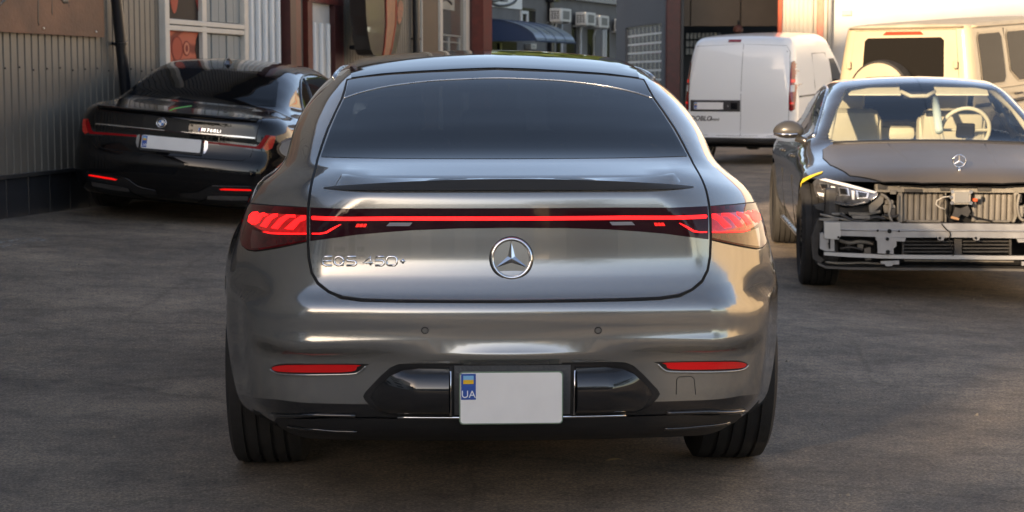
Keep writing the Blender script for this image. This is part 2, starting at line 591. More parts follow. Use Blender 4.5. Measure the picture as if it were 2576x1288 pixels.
# ---------------------------------------------------------------- wheels
def wheel(parent, c, r, w, side, rim_r, rim_mat, spokes=10, steer=0.0, grooves=4):
    h = holder('wheel', parent, c, (0, 0, steer))
    hw = w / 2
    prof = [(-hw * .80, rim_r), (-hw * .97, rim_r + .02), (-hw, r * .80), (-hw * .96, r * .93), (-hw * .86, r * .985)]
    gx = [-hw * .86 + (2 * hw * .86) * (k + 1) / (grooves + 1) for k in range(grooves)]
    for g in gx: prof += [(g - .0065, r), (g - .005, r - .009), (g + .005, r - .009), (g + .0065, r)]
    prof += [(hw * .86, r * .985), (hw * .96, r * .93), (hw, r * .80), (hw * .97, rim_r + .02), (hw * .80, rim_r)]
    mk('tyre', lathe(prof, 72), M_RUBBER, h, smooth='auto')
    s = side
    barrel = lathe([(-hw * .8, rim_r), (-hw * .8, rim_r - .02), (hw * .8, rim_r - .02), (hw * .8, rim_r)], 48)
    parts = [barrel]
    hx = s * hw * .62
    parts.append(lathe([(hx, .001), (hx + s * .01, .05), (hx, .075), (hx - s * .03, .08)], 24))
    for k in range(spokes):
        for dv in (-.055, .055):
            a = 2 * math.pi * k / spokes
            p0 = (hx - s * .005, .06 * math.cos(a), .06 * math.sin(a)); p1 = (s * hw * .74, (rim_r - .012) * math.cos(a + dv * 2.4), (rim_r - .012) * math.sin(a + dv * 2.4))
            parts.append(tube([p0, p1], [.017, .012], 6))
    parts.append(lathe([(s * hw * .78, rim_r - .028), (s * hw * .84, rim_r - .006), (s * hw * .80, rim_r + .004)], 48))
    mk('rim', join(*parts), rim_mat, h, smooth='auto')
    mk('brake_disc', lathe([(-s * .01, .05), (-s * .01, .17), (s * .015, .17), (s * .015, .05)], 36), M_SATIN, h, smooth='auto')
    return h

def liner(parent, s, xo, xi, r, ay, az, a0=-12, a1=192):
    """arched inner wing over a wheel"""
    g = [[(x * s, ay + r * math.cos(math.radians(a)), az + r * math.sin(math.radians(a))) for x in (xo, xi)] for a in np.linspace(a0, a1, 26)]
    V, F = sheet(g)
    k = len(V); V += [(xi * s, ay, az)]
    F += [(2 * i + 1, 2 * i + 3, k) for i in range(25)]
    return mk('wheel_liner', (V, F), M_INNER, parent, smooth='auto')

# ---------------------------------------------------------------- flat plate with country band
def plate(parent, w, h, o, A, B, kind='eu', frame_mat=None):
    A, B = Vector(A), Vector(B); n = A.cross(B).normalized(); o = Vector(o)
    def rr(w, h, r, k=5):
        out = []
        for cx, cy, a0 in ((w / 2 - r, h / 2 - r, 0), (-w / 2 + r, h / 2 - r, 90), (-w / 2 + r, -h / 2 + r, 180), (w / 2 - r, -h / 2 + r, 270)):
            out += [(cx + r * math.cos(math.radians(a0 + 90 * i / k)), cy + r * math.sin(math.radians(a0 + 90 * i / k))) for i in range(k + 1)]
        return out
    p = mk('number_plate', prism(rr(w, h, .012), .004, (o, A, B)), frame_mat or M_PGREEN, parent)
    mk('plate_face', prism(rr(w - .007, h - .007, .009), .002, (o + n * .0012, A, B)), M_WHITEP, p)
    bw = .043
    bh = (h - .012) if kind == 'eu' else h * .49
    cb = o + n * .0025 - A * (w / 2 - .0055 - bw / 2) + B * (h / 2 - .0055 - bh / 2)
    mk('country_band', prism([(-bw / 2, -bh / 2), (bw / 2, -bh / 2), (bw / 2, bh / 2), (-bw / 2, bh / 2)], .001, (cb, A, B)), M_BLUEP, p)
    fw, fh = bw * .70, bh * .16
    for dz, mm in ((fh * .5, M_SKYB), (-fh * .5, M_YEL)):
        c = cb + n * .0012 + B * (bh * .27 + dz)
        mk('flag_stripe', prism([(-fw / 2, -fh / 2), (fw / 2, -fh / 2), (fw / 2, fh / 2), (-fw / 2, fh / 2)], .0008, (c, A, B)), mm, p)
    mk('country_letters', text_mesh('UA', bh * .40 if kind != 'eu' else .036, cb + n * .0014 - B * bh * .30, A, B, .0006), M_LETW, p)
    return p

def text_mesh(s, size, c, A, B, depth=.002, shear=0.0, sx=1.0, bold=.0):
    cu = bpy.data.curves.new('lettering', 'FONT')
    cu.body = s; cu.size = size; cu.align_x = 'CENTER'; cu.align_y = 'CENTER'; cu.extrude = depth; cu.shear = shear; cu.offset = bold
    cu.resolution_u = 4
    ob = bpy.data.objects.new('lettering', cu); COL.objects.link(ob)
    bpy.context.view_layer.update()
    me = bpy.data.meshes.new_from_object(ob.evaluated_get(bpy.context.evaluated_depsgraph_get()))
    A, B, c = Vector(A), Vector(B), Vector(c); n = A.cross(B).normalized()
    V = [tuple(c + A * v.co.x * sx + B * v.co.y + n * v.co.z) for v in me.vertices]
    F = [tuple(p.vertices) for p in me.polygons]
    bpy.data.meshes.remove(me); bpy.data.objects.remove(ob); bpy.data.curves.remove(cu)
    return V, F

def strokes(glyphs, r, frame, n=6, flat=.6):
    """letters drawn with bead strokes in a plane"""
    o, A, B = (Vector(q) for q in frame); nn = A.cross(B).normalized()
    parts = []
    for g in glyphs:
        parts.append(tube([o + A * a + B * b for a, b in g], r, n))
    V, F = join(*parts)
    V = [tuple(Vector(v) - nn * ((Vector(v) - o).dot(nn)) * (1 - flat)) for v in V]
    return V, F
# ================================================================ ground
def sstep(a, b, x):
    t = np.clip((np.asarray(x, float) - a) / (b - a), 0, 1)
    return t * t * (3 - 2 * t)
def gz(x, y):
    x = np.asarray(x, float); y = np.asarray(y, float)
    l = np.minimum(.06 * np.maximum(0, -x - 1.6) * sstep(7, 12.5, y), .30)
    r = -np.minimum(.052 * np.maximum(0, x - .4) * sstep(7, 11, y) * (1 - sstep(15.5, 19, y)), .30)
    n = .006 * np.sin(x * 1.3 + y * .7) * np.sin(y * .9 - x * .4) * sstep(1.5, 3.5, np.hypot(x, y - 6.5))
    return l + r + n
def g1(x, y): return float(gz(x, y))

def asphalt():
    m = bpy.data.materials.new('asphalt'); m.use_nodes = True
    nt = m.node_tree; b = nt.nodes['Principled BSDF']; L = nt.links
    tc = nt.nodes.new('ShaderNodeTexCoord')
    def noise(sc, det=6, rough=.6):
        n = nt.nodes.new('ShaderNodeTexNoise'); n.inputs['Scale'].default_value = sc; n.inputs['Detail'].default_value = det; n.inputs['Roughness'].default_value = rough
        L.new(tc.outputs['Object'], n.inputs['Vector']); return n
    def ramp(src, stops):
        r = nt.nodes.new('ShaderNodeValToRGB')
        while len(r.color_ramp.elements) < len(stops): r.color_ramp.elements.new(.5)
        for e, (p, c) in zip(r.color_ramp.elements, stops): e.position = p; e.color = (*c, 1)
        L.new(src, r.inputs[0]); return r
    def mix(a, bb, t, f=1.0):
        x = nt.nodes.new('ShaderNodeMix'); x.data_type = 'RGBA'; x.blend_type = t; x.inputs[0].default_value = f
        L.new(a, x.inputs[6]); L.new(bb, x.inputs[7]); return x
    big = noise(.55, 5); mid = noise(3.2, 8, .7); coarse = noise(21, 8, .8); fine = noise(85, 5, .75); grit = noise(260, 2)
    c0 = ramp(big.outputs[0], [(.3, (.135, .110, .086)), (.5, (.205, .167, .129)), (.70, (.31, .25, .19))])
    c1 = ramp(mid.outputs[0], [(.3, (.58, .58, .60)), (.5, (1, 1, 1)), (.72, (1.38, 1.32, 1.24))])
    c2 = ramp(fine.outputs[0], [(.30, (.40, .40, .42)), (.5, (1, 1, 1)), (.66, (1.85, 1.75, 1.62))])
    vo = nt.nodes.new('ShaderNodeTexVoronoi'); vo.inputs['Scale'].default_value = 70; L.new(tc.outputs['Object'], vo.inputs['Vector'])
    c3 = ramp(vo.outputs['Distance'], [(.02, (1.9, 1.75, 1.55)), (.10, (1, 1, 1))])
    # the hairline cracks
    vc = nt.nodes.new('ShaderNodeTexVoronoi'); vc.feature = 'DISTANCE_TO_EDGE'; vc.inputs['Scale'].default_value = .55
    wv = nt.nodes.new('ShaderNodeMix'); wv.data_type = 'VECTOR'; wv.inputs[0].default_value = .12
    L.new(tc.outputs['Object'], wv.inputs[4]); L.new(mid.outputs['Color'], wv.inputs[5]); L.new(wv.outputs[1], vc.inputs['Vector'])
    c4 = ramp(vc.outputs['Distance'], [(.0, (.55, .54, .52)), (.010, (1, 1, 1))])
    c5 = ramp(coarse.outputs[0], [(.33, (.74, .74, .75)), (.5, (1, 1, 1)), (.66, (1.30, 1.27, 1.22))])
    x = mix(c0.outputs[0], c1.outputs[0], 'MULTIPLY'); x = mix(x.outputs[2], c5.outputs[0], 'MULTIPLY'); x = mix(x.outputs[2], c2.outputs[0], 'MULTIPLY')
    x = mix(x.outputs[2], c3.outputs[0], 'MULTIPLY', .35); x = mix(x.outputs[2], c4.outputs[0], 'MULTIPLY', .45)
    L.new(x.outputs[2], b.inputs['Base Color'])
    b.inputs['Roughness'].default_value = .82
    b.inputs['Specular IOR Level'].default_value = .35
    ad = nt.nodes.new('ShaderNodeMath'); ad.operation = 'ADD'; L.new(fine.outputs[0], ad.inputs[0]); L.new(grit.outputs[0], ad.inputs[1])
    bp = nt.nodes.new('ShaderNodeBump'); bp.inputs['Strength'].default_value = .55; bp.inputs['Distance'].default_value = .006
    L.new(ad.outputs[0], bp.inputs['Height']); L.new(bp.outputs[0], b.inputs['Normal'])
    return m
xs_ = np.concatenate([[-1200, -400, -120, -40], np.linspace(-14, 16, 61), [40, 120, 400, 1200]])
ys_ = np.concatenate([[-1200, -400, -120, -40], np.linspace(-10, 50, 101), [70, 120, 400, 1200]])
gr = mk('ground', sheet([[(x, y, g1(x, y)) for y in ys_] for x in xs_][::-1]), asphalt(), smooth=True)
tag(gr, kind='structure')

# ================================================================ materials of the buildings
M_SHEET = mat('beige_sheet', (.172, .150, .122), .45, .1, vary=.16, vscale=1.6)
M_SHEETW = mat('pale_sheet', (.56, .57, .56), .42, .1, vary=.12, vscale=3)
M_SHEETC = mat('cream_sheet', (.47, .42, .34), .5, 0, vary=.08, vscale=2)
M_PLINTH = mat('plinth_tile', (.030, .032, .036), .35, vary=.3, vscale=4)
M_GROUT = mat('grout', (.10, .10, .10), .9)
M_FRAMEW = mat('white_frame', (.60, .55, .48), .4, vary=.06, vscale=6)
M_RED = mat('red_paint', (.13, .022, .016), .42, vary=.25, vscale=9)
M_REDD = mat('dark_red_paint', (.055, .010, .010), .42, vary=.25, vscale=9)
M_ORED = mat('orange_red_paint', (.40, .075, .035), .45, vary=.15, vscale=9)
M_BROWN = mat('brown_panel', (.135, .092, .060), .5, vary=.14, vscale=2)
M_GREYW = mat('grey_render', (.155, .150, .142), .85, vary=.14, vscale=1.4, bump=.2, bscale=40)
M_DKGREY = mat('dark_grey_cladding', (.075, .082, .092), .55, vary=.1, vscale=2)
M_WHITEW = mat('white_render', (.57, .56, .535), .8, vary=.05, vscale=1.5, bump=.1, bscale=30)
M_GREYPIPE = mat('grey_pipe', (.33, .33, .32), .45)
M_DARKGL = mat('dark_window_glass', (.010, .011, .013), .18, spec=.12)
M_BPIPE = mat('black_pipe', (.012, .013, .016), .3, coat=.4)

# ================================================================ long corrugated building on the left
WD = Vector((.2186, 1, 0)).normalized(); WN = Vector((WD.y, -WD.x, 0))      # along the wall, out of the wall
W0 = Vector((-4.306, 14.71, 0))
def wall_s(u, v=100.0):
    """metres along the left wall and height of a measured position"""
    p = hit(u, v, W0, WN)
    return (p - W0).dot(WD), p.z
def wp(s, z, out=0.0): return W0 + WD * s + WN * out + Vector((0, 0, z))
S_END = wall_s(1176)[0]
lb_loc = wp(0, 0)
shed = thing('workshop_building', 'long beige corrugated metal workshop along the left edge of the yard', 'building', lb_loc)
def on_wall(vf):
    return [tuple(Vector(v) - lb_loc) for v in vf[0]], vf[1]
def wbox(s0, s1, z0, z1, o0, o1, b=0.0):
    """box on the wall between s, z and out ranges (world)"""
    vf = box(((s0 + s1) / 2, (o0 + o1) / 2, (z0 + z1) / 2), (s1 - s0, abs(o1 - o0), z1 - z0), b)
    M = Matrix(((WD.x, WN.x, 0, W0.x), (WD.y, WN.y, 0, W0.y), (0, 0, 1, 0), (0, 0, 0, 1)))
    return xf(vf, M)
ZP = .52
def corr_profile(n, pitch=.125, d=.022, groove=.030):
    """one sheet: wide flats with narrow grooves"""
    pts = []
    for k in range(n):
        a = k * pitch
        pts += [(a, 0), (a + pitch - groove, 0), (a + pitch - groove * .7, -d), (a + pitch - groove * .3, -d)]
    pts.append((n * pitch, 0))
    return pts
def corr_sheet(prof, z0, z1):
    rows = []
    for z in (z0, z1):
        rows.append([tuple(WD * a + WN * o + Vector((0, 0, z))) for a, o in prof])
    V, F = sheet(rows)
    return V, [tuple(reversed(f)) for f in F]
sh0 = mk('corrugated_sheet', corr_sheet(corr_profile(8), ZP, 5.6), M_SHEET, shed)
s = -3.0; first = True
while s < S_END - .2:
    o = sh0 if first else dup(sh0, 'corrugated_sheet', shed)
    n_left = S_END - s
    o.location = WD * s; first = False
    s += 1.0
mk('wall', on_wall(wbox(-16.0, S_END + .9, -.3, 5.55, -6.0, -.03)), M_SHEET, shed)
mk('roof', on_wall(wbox(-16.4, S_END + .95, 5.6, 5.75, -6.4, .35)), mat('roof_sheet', (.12, .10, .09), .6), shed)
# plinth of dark tiles
mk('plinth', on_wall(wbox(-16.0, S_END, -.2, ZP - .03, -.028, .012)), M_GROUT, shed)
mk('plinth_ledge', on_wall(wbox(-16.0, S_END, ZP - .028, ZP + .004, -.027, .055)), mat('ledge_metal', (.10, .098, .095), .4, .6), shed)
tl0 = mk('tile', [[tuple(v) for v in box((0, 0, 0), (.386, .016, .56), .004)[0]], box((0, 0, 0), (.386, .016, .56), .004)[1]], M_PLINTH, shed)
k = 0
s = -.34 - 8 * .39
while s < 12:
    o = tl0 if k == 0 else dup(tl0, 'tile', shed)
    o.location = WD * (s + .195) + WN * .016 + Vector((0, 0, ZP - .31)); o.rotation_euler = (0, 0, math.atan2(WD.y, WD.x))
    k += 1; s += .39
# screw heads along the sheets
sc_ = []
for zz_ in (1.42, 2.65):
    for k in range(0, 60):
        c = wp(-2.9 + k * .25 + .03, zz_ + .012 * math.sin(k * 2.1), .004)
        sc_.append(box((c.x, c.y, c.z), (.014, .014, .014)))
tag(mk('screw_heads', on_wall(join(*sc_)), M_BPIPE, shed), kind='stuff')
# red corner post
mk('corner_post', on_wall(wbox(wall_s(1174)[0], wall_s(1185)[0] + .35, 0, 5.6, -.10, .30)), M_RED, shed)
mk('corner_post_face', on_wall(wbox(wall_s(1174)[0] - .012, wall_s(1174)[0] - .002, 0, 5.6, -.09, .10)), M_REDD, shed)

# glazed workshop gate with four panes
def gate():
    t = thing('glazed_gate', 'pale framed workshop gate with orange reflections painted in its panes behind the black sedan', 'gate', wp(wall_s(500)[0], 0))
    L = t.location.copy()
    loc = lambda vf: ([tuple(Vector(v) - L) for v in vf[0]], vf[1])
    sa, sb, sc, sd = wall_s(401)[0], wall_s(412)[0], wall_s(602)[0], wall_s(612)[0]
    zA = wall_s(500, 165)[1]
    for (a, b) in ((sa, sb), (sc, sd)): mk('stile', loc(wbox(a, b, .1, 3.4, -.02, .07, .006)), M_FRAMEW, t)
    sm = wall_s(497)[0]; sn = wall_s(508)[0]
    mk('mullion', loc(wbox(sm, sn, .5, 3.4, -.02, .062, .006)), M_FRAMEW, t)
    z1 = wall_s(500, 82)[1]; z2 = wall_s(500, 54)[1]
    mk('rail', loc(wbox(sb, sc, (z1 + z2) / 2 + .004, z2, -.02, .068, .006)), M_FRAMEW, t)
    mk('rail', loc(wbox(sb, sc, z1, (z1 + z2) / 2 - .004, -.02, .064, .006)), M_FRAMEW, t)
    zb = wall_s(500, 168)[1]
    mk('rail', loc(wbox(sb, sc, zb - .14, zb - .02, -.02, .066, .006)), M_FRAMEW, t)
    mk('bottom_panel', loc(wbox(sb, sc, .12, zb - .14, -.02, .03, .004)), M_SHEETW, t)
    # panes: orange and dark reflections painted on the left column, blinds on the right
    mp = bpy.data.materials.new('pane_reflection_orange'); mp.use_nodes = True
    nt = mp.node_tree; b = nt.nodes['Principled BSDF']
    tc = nt.nodes.new('ShaderNodeTexCoord'); wv = nt.nodes.new('ShaderNodeTexWave'); wv.wave_type = 'RINGS'; wv.rings_direction = 'SPHERICAL'
    wv.inputs['Scale'].default_value = 1.5; wv.inputs['Distortion'].default_value = 3.5; wv.inputs['Detail'].default_value = 1.5
    rp_ = nt.nodes.new('ShaderNodeValToRGB')
    for p_, c_ in ((.0, (.30, .06, .035)), (1.0, (.62, .20, .12))): pass
    rp_.color_ramp.elements[0].color = (.24, .045, .03, 1); rp_.color_ramp.elements[1].color = (.55, .13, .075, 1)
    rp_.color_ramp.elements[0].position = .12; rp_.color_ramp.elements[1].position = .5
    nt.links.new(tc.outputs['Object'], wv.inputs['Vector']); nt.links.new(wv.outputs[0], rp_.inputs[0]); nt.links.new(rp_.outputs[0], b.inputs['Base Color'])
    b.inputs['Roughness'].default_value = .5
    b.inputs['Specular IOR Level'].default_value = .12
    md = mat('pane_reflection_dark', (.022, .014, .014), .45, spec=.12)
    mb = mat('blind_slat', (.20, .235, .245), .45)
    bottom = lambda uu, v: wall_s(uu, v)[1]
    zt = 3.4
    # lower left
    c = wp((sb + sm) / 2, (zb + z1) / 2, .01)
    o = mk('pane', loc(wbox(sb, sm, zb, z1, 0, .012)), mp, t)
    o2 = mk('pane', loc(wbox(sb, sm, z2, zt, 0, .012)), md, t)
    A, B = WD, Vector((0, 0, 1))
    w = sm - sb
    def blob(cx, cz, rx, rz, m, nm, par, oo):
        mk(nm, loc(prism([(rx * math.cos(k * math.pi / 12), rz * math.sin(k * math.pi / 12)) for k in range(24)], .004, (wp(cx, cz, oo), A, B))), m, par)
    mo = mat('reflection_orange', (.46, .085, .05), .5, spec=.12); mo2 = mat('reflection_red', (.24, .035, .028), .5, spec=.12); mo3 = mat('reflection_light', (.60, .20, .12), .5, spec=.12)
    blob(sb + w * .28, z2 + .42, w * .14, .36, mo, 'print', o2, .016)  # shapes mirrored in the glass, painted on as flat pieces
    mk('print', loc(prism([(0, 0), (w * .10, 0), (w * .02, zt - z2), (0, zt - z2)], .004, (wp(sb, z2 + .01, .016), A, B))), mo2, o2)  # painted reflection, like the next piece
    mk('print', loc(prism([(-w * .07, .2), (0, .1), (0, .9), (-w * .05, .9)], .004, (wp(sm, z2 + .01, .016), A, B))), mo2, o2)
    h = z1 - zb
    blob(sb + w * .34, zb + h * .5, w * .17, h * .36, mo2, 'print', o, .016)  # lower pane: these pieces are painted reflections too
    blob(sb + w * .34, zb + h * .5, w * .14, h * .32, mo, 'print', o, .017)
    blob(sb + w * .62, zb + h * .52, w * .10, h * .22, mo2, 'print', o, .016)
    blob(sb + w * .62, zb + h * .52, w * .08, h * .18, mo3, 'print', o, .017)
    blob(sb + w * .62, zb + h * .52, w * .04, h * .10, mo2, 'print', o, .018)
    mk('print', loc(prism([(0, 0), (w * .09, h * .2), (w * .13, h * .5), (w * .06, h * .85), (0, h)], .004, (wp(sb, zb, .015), A, B))), mo3, o)  # painted reflections along the pane edges
    mk('print', loc(prism([(w, h * .02), (w, h), (w * .92, h * .8), (w * .88, h * .5), (w * .93, h * .2)], .004, (wp(sb, zb, .0155), A, B))), md, o)
    for (za, zb_) in ((zb, z1), (z2, zt)):
        g = mk('pane', loc(wbox(sn, sc, za, zb_, -.015, -.01)), mat('gap_dark', (.03, .033, .035), .3), t)
        nb_ = 5
        for k in range(nb_):
            a = sn + (sc - sn) * k / nb_; bb = sn + (sc - sn) * (k + 1) / nb_
            mk('blind_slat', loc(wbox(a + .012, bb - .012, za + .01, zb_ - .01, .0, .016 + .006 * (k % 2), .004)), mb, g)
gate()
def pale_panel():
    sa, sb = wall_s(613)[0], wall_s(699)[0]
    t = thing('ribbed_panel', 'pale ribbed metal panel between the gate and a red post', 'wall panel', wp(sa, 0))
    L = t.location.copy()
    loc = lambda vf: ([tuple(Vector(v) - L) for v in vf[0]], vf[1])
    mk('panel', loc(wbox(sa, sb, .5, 4.0, -.02, .02)), M_SHEETW, t)
    for k in range(5):
        s0 = sa + (sb - sa) * (k + .42) / 5
        mk('rib', loc(wbox(s0, s0 + (sb - sa) * .035, .5, 4.0, .018, .075, .012)), mat('rib_white', (.72, .74, .74), .3), t)
pale_panel()
def wall_post(u0, u1, name, label, m1, m2, out=.16):
    s0, s1 = wall_s(u0)[0], wall_s(u1)[0]
    t = thing(name, label, 'post', wp(s0, 0))
    L = t.location.copy()
    loc = lambda vf: ([tuple(Vector(v) - L) for v in vf[0]], vf[1])
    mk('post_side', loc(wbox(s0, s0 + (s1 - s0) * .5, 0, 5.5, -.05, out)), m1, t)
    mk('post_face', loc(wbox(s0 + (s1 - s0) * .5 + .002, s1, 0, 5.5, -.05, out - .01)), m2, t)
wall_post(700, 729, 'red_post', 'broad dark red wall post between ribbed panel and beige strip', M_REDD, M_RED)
def side_door():
    sa, sb, sc, sd = wall_s(762)[0], wall_s(774)[0], wall_s(827)[0], wall_s(851)[0]
    t = thing('side_door', 'pale ribbed steel door in a dark red frame on the left workshop', 'door', wp(sa, 0))
    L = t.location.copy()
    loc = lambda vf: ([tuple(Vector(v) - L) for v in vf[0]], vf[1])
    zt = wall_s(800, 9)[1]; z2 = wall_s(800, 0)[1]
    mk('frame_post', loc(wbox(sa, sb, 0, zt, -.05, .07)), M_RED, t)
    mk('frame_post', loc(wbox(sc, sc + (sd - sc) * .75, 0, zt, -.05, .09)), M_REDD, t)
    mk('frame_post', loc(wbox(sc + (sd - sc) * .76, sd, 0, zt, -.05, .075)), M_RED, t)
    mk('frame_head', loc(wbox(sa, sd, zt + .002, zt + .16, -.05, .085)), M_RED, t)
    d = mk('leaf', loc(wbox(sb, sc, .2, zt, -.03, .012)), M_SHEETW, t)
    for k in range(3):
        s0 = sb + (sc - sb) * (k + .45) / 3
        mk('rib', loc(wbox(s0, s0 + (sc - sb) * .06, .2, zt - .25, .011, .06, .01)), mat('rib_white', (.72, .74, .74), .3), d)
side_door()
# hanging board
def board():
    px = [(900, -30), (903, 40), (908, 90), (915, 125), (921, 138), (937, 142), (962, 141), (978, 132), (986, 100), (994, 50), (999, -30)]
    n = WN; pts = [hit(u, v, wp(0, 0, .42), WN) for u, v in px]
    c = sum(pts, Vector()) / len(pts)
    t = thing('hanging_board', 'long dark pointed board with an orange stripe hanging beside the workshop wall', 'board', c)
    P = [((p - c).dot(WD), p.z - c.z) for p in pts]
    mk('hull', prism(P, .22, (WN * .10, WD, Vector((0, 0, 1)))), mat('board_dark', (.018, .015, .014), .35, coat=.5), t)
    px2 = [(951, -30), (953, 60), (948, 120), (944, 141), (960, 141), (968, 110), (976, 50), (980, -30)]
    Q = [hit(u, v, wp(0, 0, .42), WN) - c for u, v in px2]; Q = [(p.dot(WD), p.z) for p in Q]
    mk('stripe', prism(Q, .01, (WN * .108, WD, Vector((0, 0, 1)))), mat('stripe_orange', (.30, .115, .055), .4, vary=.3, vscale=14), t)
    for k in (0, 1):
        e = [(951 + 27 * k, -30), (953 + 23 * k, 60), (948 + 18 * k, 120), (944 + 16 * k, 141)]
        q = [hit(u, v, wp(0, 0, .42), WN) - c + WN * .112 for u, v in e]
        mk('stripe_edge', tube(q, .012, 6), M_ORED, t, smooth=True)
    px3 = [(984, 8), (992, 2), (996, 20), (992, 48), (985, 62), (981, 40)]
    Q = [hit(u, v, wp(0, 0, .42), WN) - c for u, v in px3]; Q = [(p.dot(WD), p.z) for p in Q]
    mk('side_mark', prism(smooth_line(Q, 3, True), .01, (WN * .1085, WD, Vector((0, 0, 1)))), mat('mark_orange', (.28, .09, .05), .4, vary=.6, vscale=24), t)
    mk('bracket', tube([Vector((0, 0, 1.2)) - WN * .38, Vector((0, 0, 1.2))], .03, 8), M_BPIPE, t)
    mk('bracket', tube([Vector((0, 0, -.2)) - WN * .38, Vector((0, 0, -.2)) - WN * .1], .03, 8), M_BPIPE, t)
board()
def downpipe(name, label, top, bot, r, zbot, out, m):
    a = hit(*top, wp(0, 0, out), WN); b = hit(*bot, wp(0, 0, out), WN)
    d = (b - a); b2 = a + d * ((zbot - a.z) / d.z)
    t = thing(name, label, 'pipe', (b2.x, b2.y, zbot))
    mk('pipe', tube([a - b2 + Vector((0, 0, zbot)) * 0, Vector((0, 0, 0))], r, 14), m, t, smooth='auto')
    for k in (.25, .7):
        p = (a - b2) * k
        mk('bracket', tube([p - d.normalized() * .015, p + d.normalized() * .015], r * 1.25, 14), m, t)
        mk('stub', tube([p, p - WN * (out + .02)], .015, 6), m, t)
downpipe('downpipe', 'thick black downpipe on the beige wall left of the black sedan', (287, -60), (317, 235), .055, .2, .09, M_BPIPE)
downpipe('downpipe', 'thin black downpipe between beige and brown wall strips left of the white window', (1046, -40), (1048, 135), .06, 0, .08, M_BPIPE)
def brown_strip():
    sa, sb = wall_s(1054)[0], wall_s(1098)[0]
    t = thing('brown_panel', 'smooth brown wall panel beside the white framed window', 'wall panel', wp(sa, 0))
    L = t.location.copy(); loc = lambda vf: ([tuple(Vector(v) - L) for v in vf[0]], vf[1])
    mk('panel', loc(wbox(sa + .05, sb, 0, 5, -.02, .03)), M_BROWN, t)
    mk('edge_strip', loc(wbox(sa, sa + .045, 0, 5, -.02, .05)), M_FRAMEW, t)
brown_strip()
def end_window():
    sa, sb = wall_s(1099)[0], wall_s(1173)[0]
    t = thing('shop_window', 'tall white framed window next to the red corner post', 'window', wp(sa, 0))
    L = t.location.copy(); loc = lambda vf: ([tuple(Vector(v) - L) for v in vf[0]], vf[1])
    w = sb - sa
    mk('frame', loc(join(wbox(sa, sa + w * .08, .4, 5, -.02, .06), wbox(sb - w * .12, sb, .4, 5, -.02, .06))), M_FRAMEW, t)
    p = mk('pane', loc(wbox(sa + w * .08, sb - w * .12, .4, 5, -.02, .008)), mat('shop_pane', (.115, .108, .092), .12, coat=.6, vary=.25, vscale=1.5), t)
    z = lambda v: wall_s(1135, v)[1]
    mk('sticker', loc(wbox(sa + w * .08, sa + w * .56, z(26), z(-20), .009, .014)), mat('sticker_grey', (.30, .30, .27), .4, vary=.2, vscale=3), p)
    mk('sticker_mark', loc(tube([wp(sa + w * (.1 + .35 * k / 10), z(12 - 10 * math.sin(k / 10 * 3)), .018) for k in range(11)], .02, 6)), M_BPIPE, p)
    mk('glazing_bar', loc(join(wbox(sa + w * .12, sa + w * .75, z(92), z(88), .009, .03), wbox(sa + w * .32, sa + w * .37, z(135), z(94), .009, .03), wbox(sa + w * .68, sa + w * .73, z(135), z(94), .009, .03), wbox(sa + w * .12, sa + w * .75, z(108), z(105), .009, .026))), mat('bar_grey', (.26, .27, .26), .4), p)
end_window()
# rusty brown board with black paint drips
def rusty_board():
    sb = wall_s(249, 90)[0]
    zb0 = wall_s(2, 81)[1]
    t = thing('painted_board', 'rusty brown metal board with black paint drips high on the left wall', 'board', wp(sb - 1.5, zb0))
    L = t.location.copy(); loc = lambda vf: ([tuple(Vector(v) - L) for v in vf[0]], vf[1])
    mk('board_sheet', loc(wbox(sb - 3.2, sb, zb0, zb0 + 1.6, .035, .055)), mat('rusty_brown', (.185, .085, .045), .6, vary=.38, vscale=2.2, bump=.2, bscale=30), t)
    mp = mat('black_paint', (.008, .008, .009), .35)
    def st(px, r, nm='paint_drip'):
        q = [hit(u, v, wp(0, 0, .056), WN) for u, v in px]
        V, F = tube(q, r, 8)
        V = [tuple(Vector(v) - WN * ((Vector(v) - W0).dot(WN) - .056) * .85) for v in V]
        mk(nm, loc((V, F)), mp, t, smooth=True)
    st([(96, -60), (96, 20), (96, 55), (98, 65)], [.011, .011, .012, .007])
    st([(130.5, -60), (131, 10), (131, 32), (132, 37)], [.006, .006, .010, .006])
    st([(150, -10), (160, 3), (170, 4), (168, -12)], .022)
    st([(173, 8), (174, 19)], .005)
    st([(60, -40), (96, -38), (140, -42), (180, -36), (225, -44)], .03, 'paint_letter')
    st([(60, -110), (75, -70), (95, -40)], .03, 'paint_letter'); st([(150, -100), (150, -40)], .03, 'paint_letter')
    st([(-20, 26), (0, 12), (16, -4)], .014, 'paint_letter')
    for u, v in ((154, 99), (338, 111)):
        u, v = u * .7156 * 1.0, v * .7156
        c = hit(u, v, wp(0, 0, .06), WN)
        mk('bolt', loc(box((c.x, c.y, c.z), (.02, .02, .02), .006)), M_SATIN, t)
rusty_board()

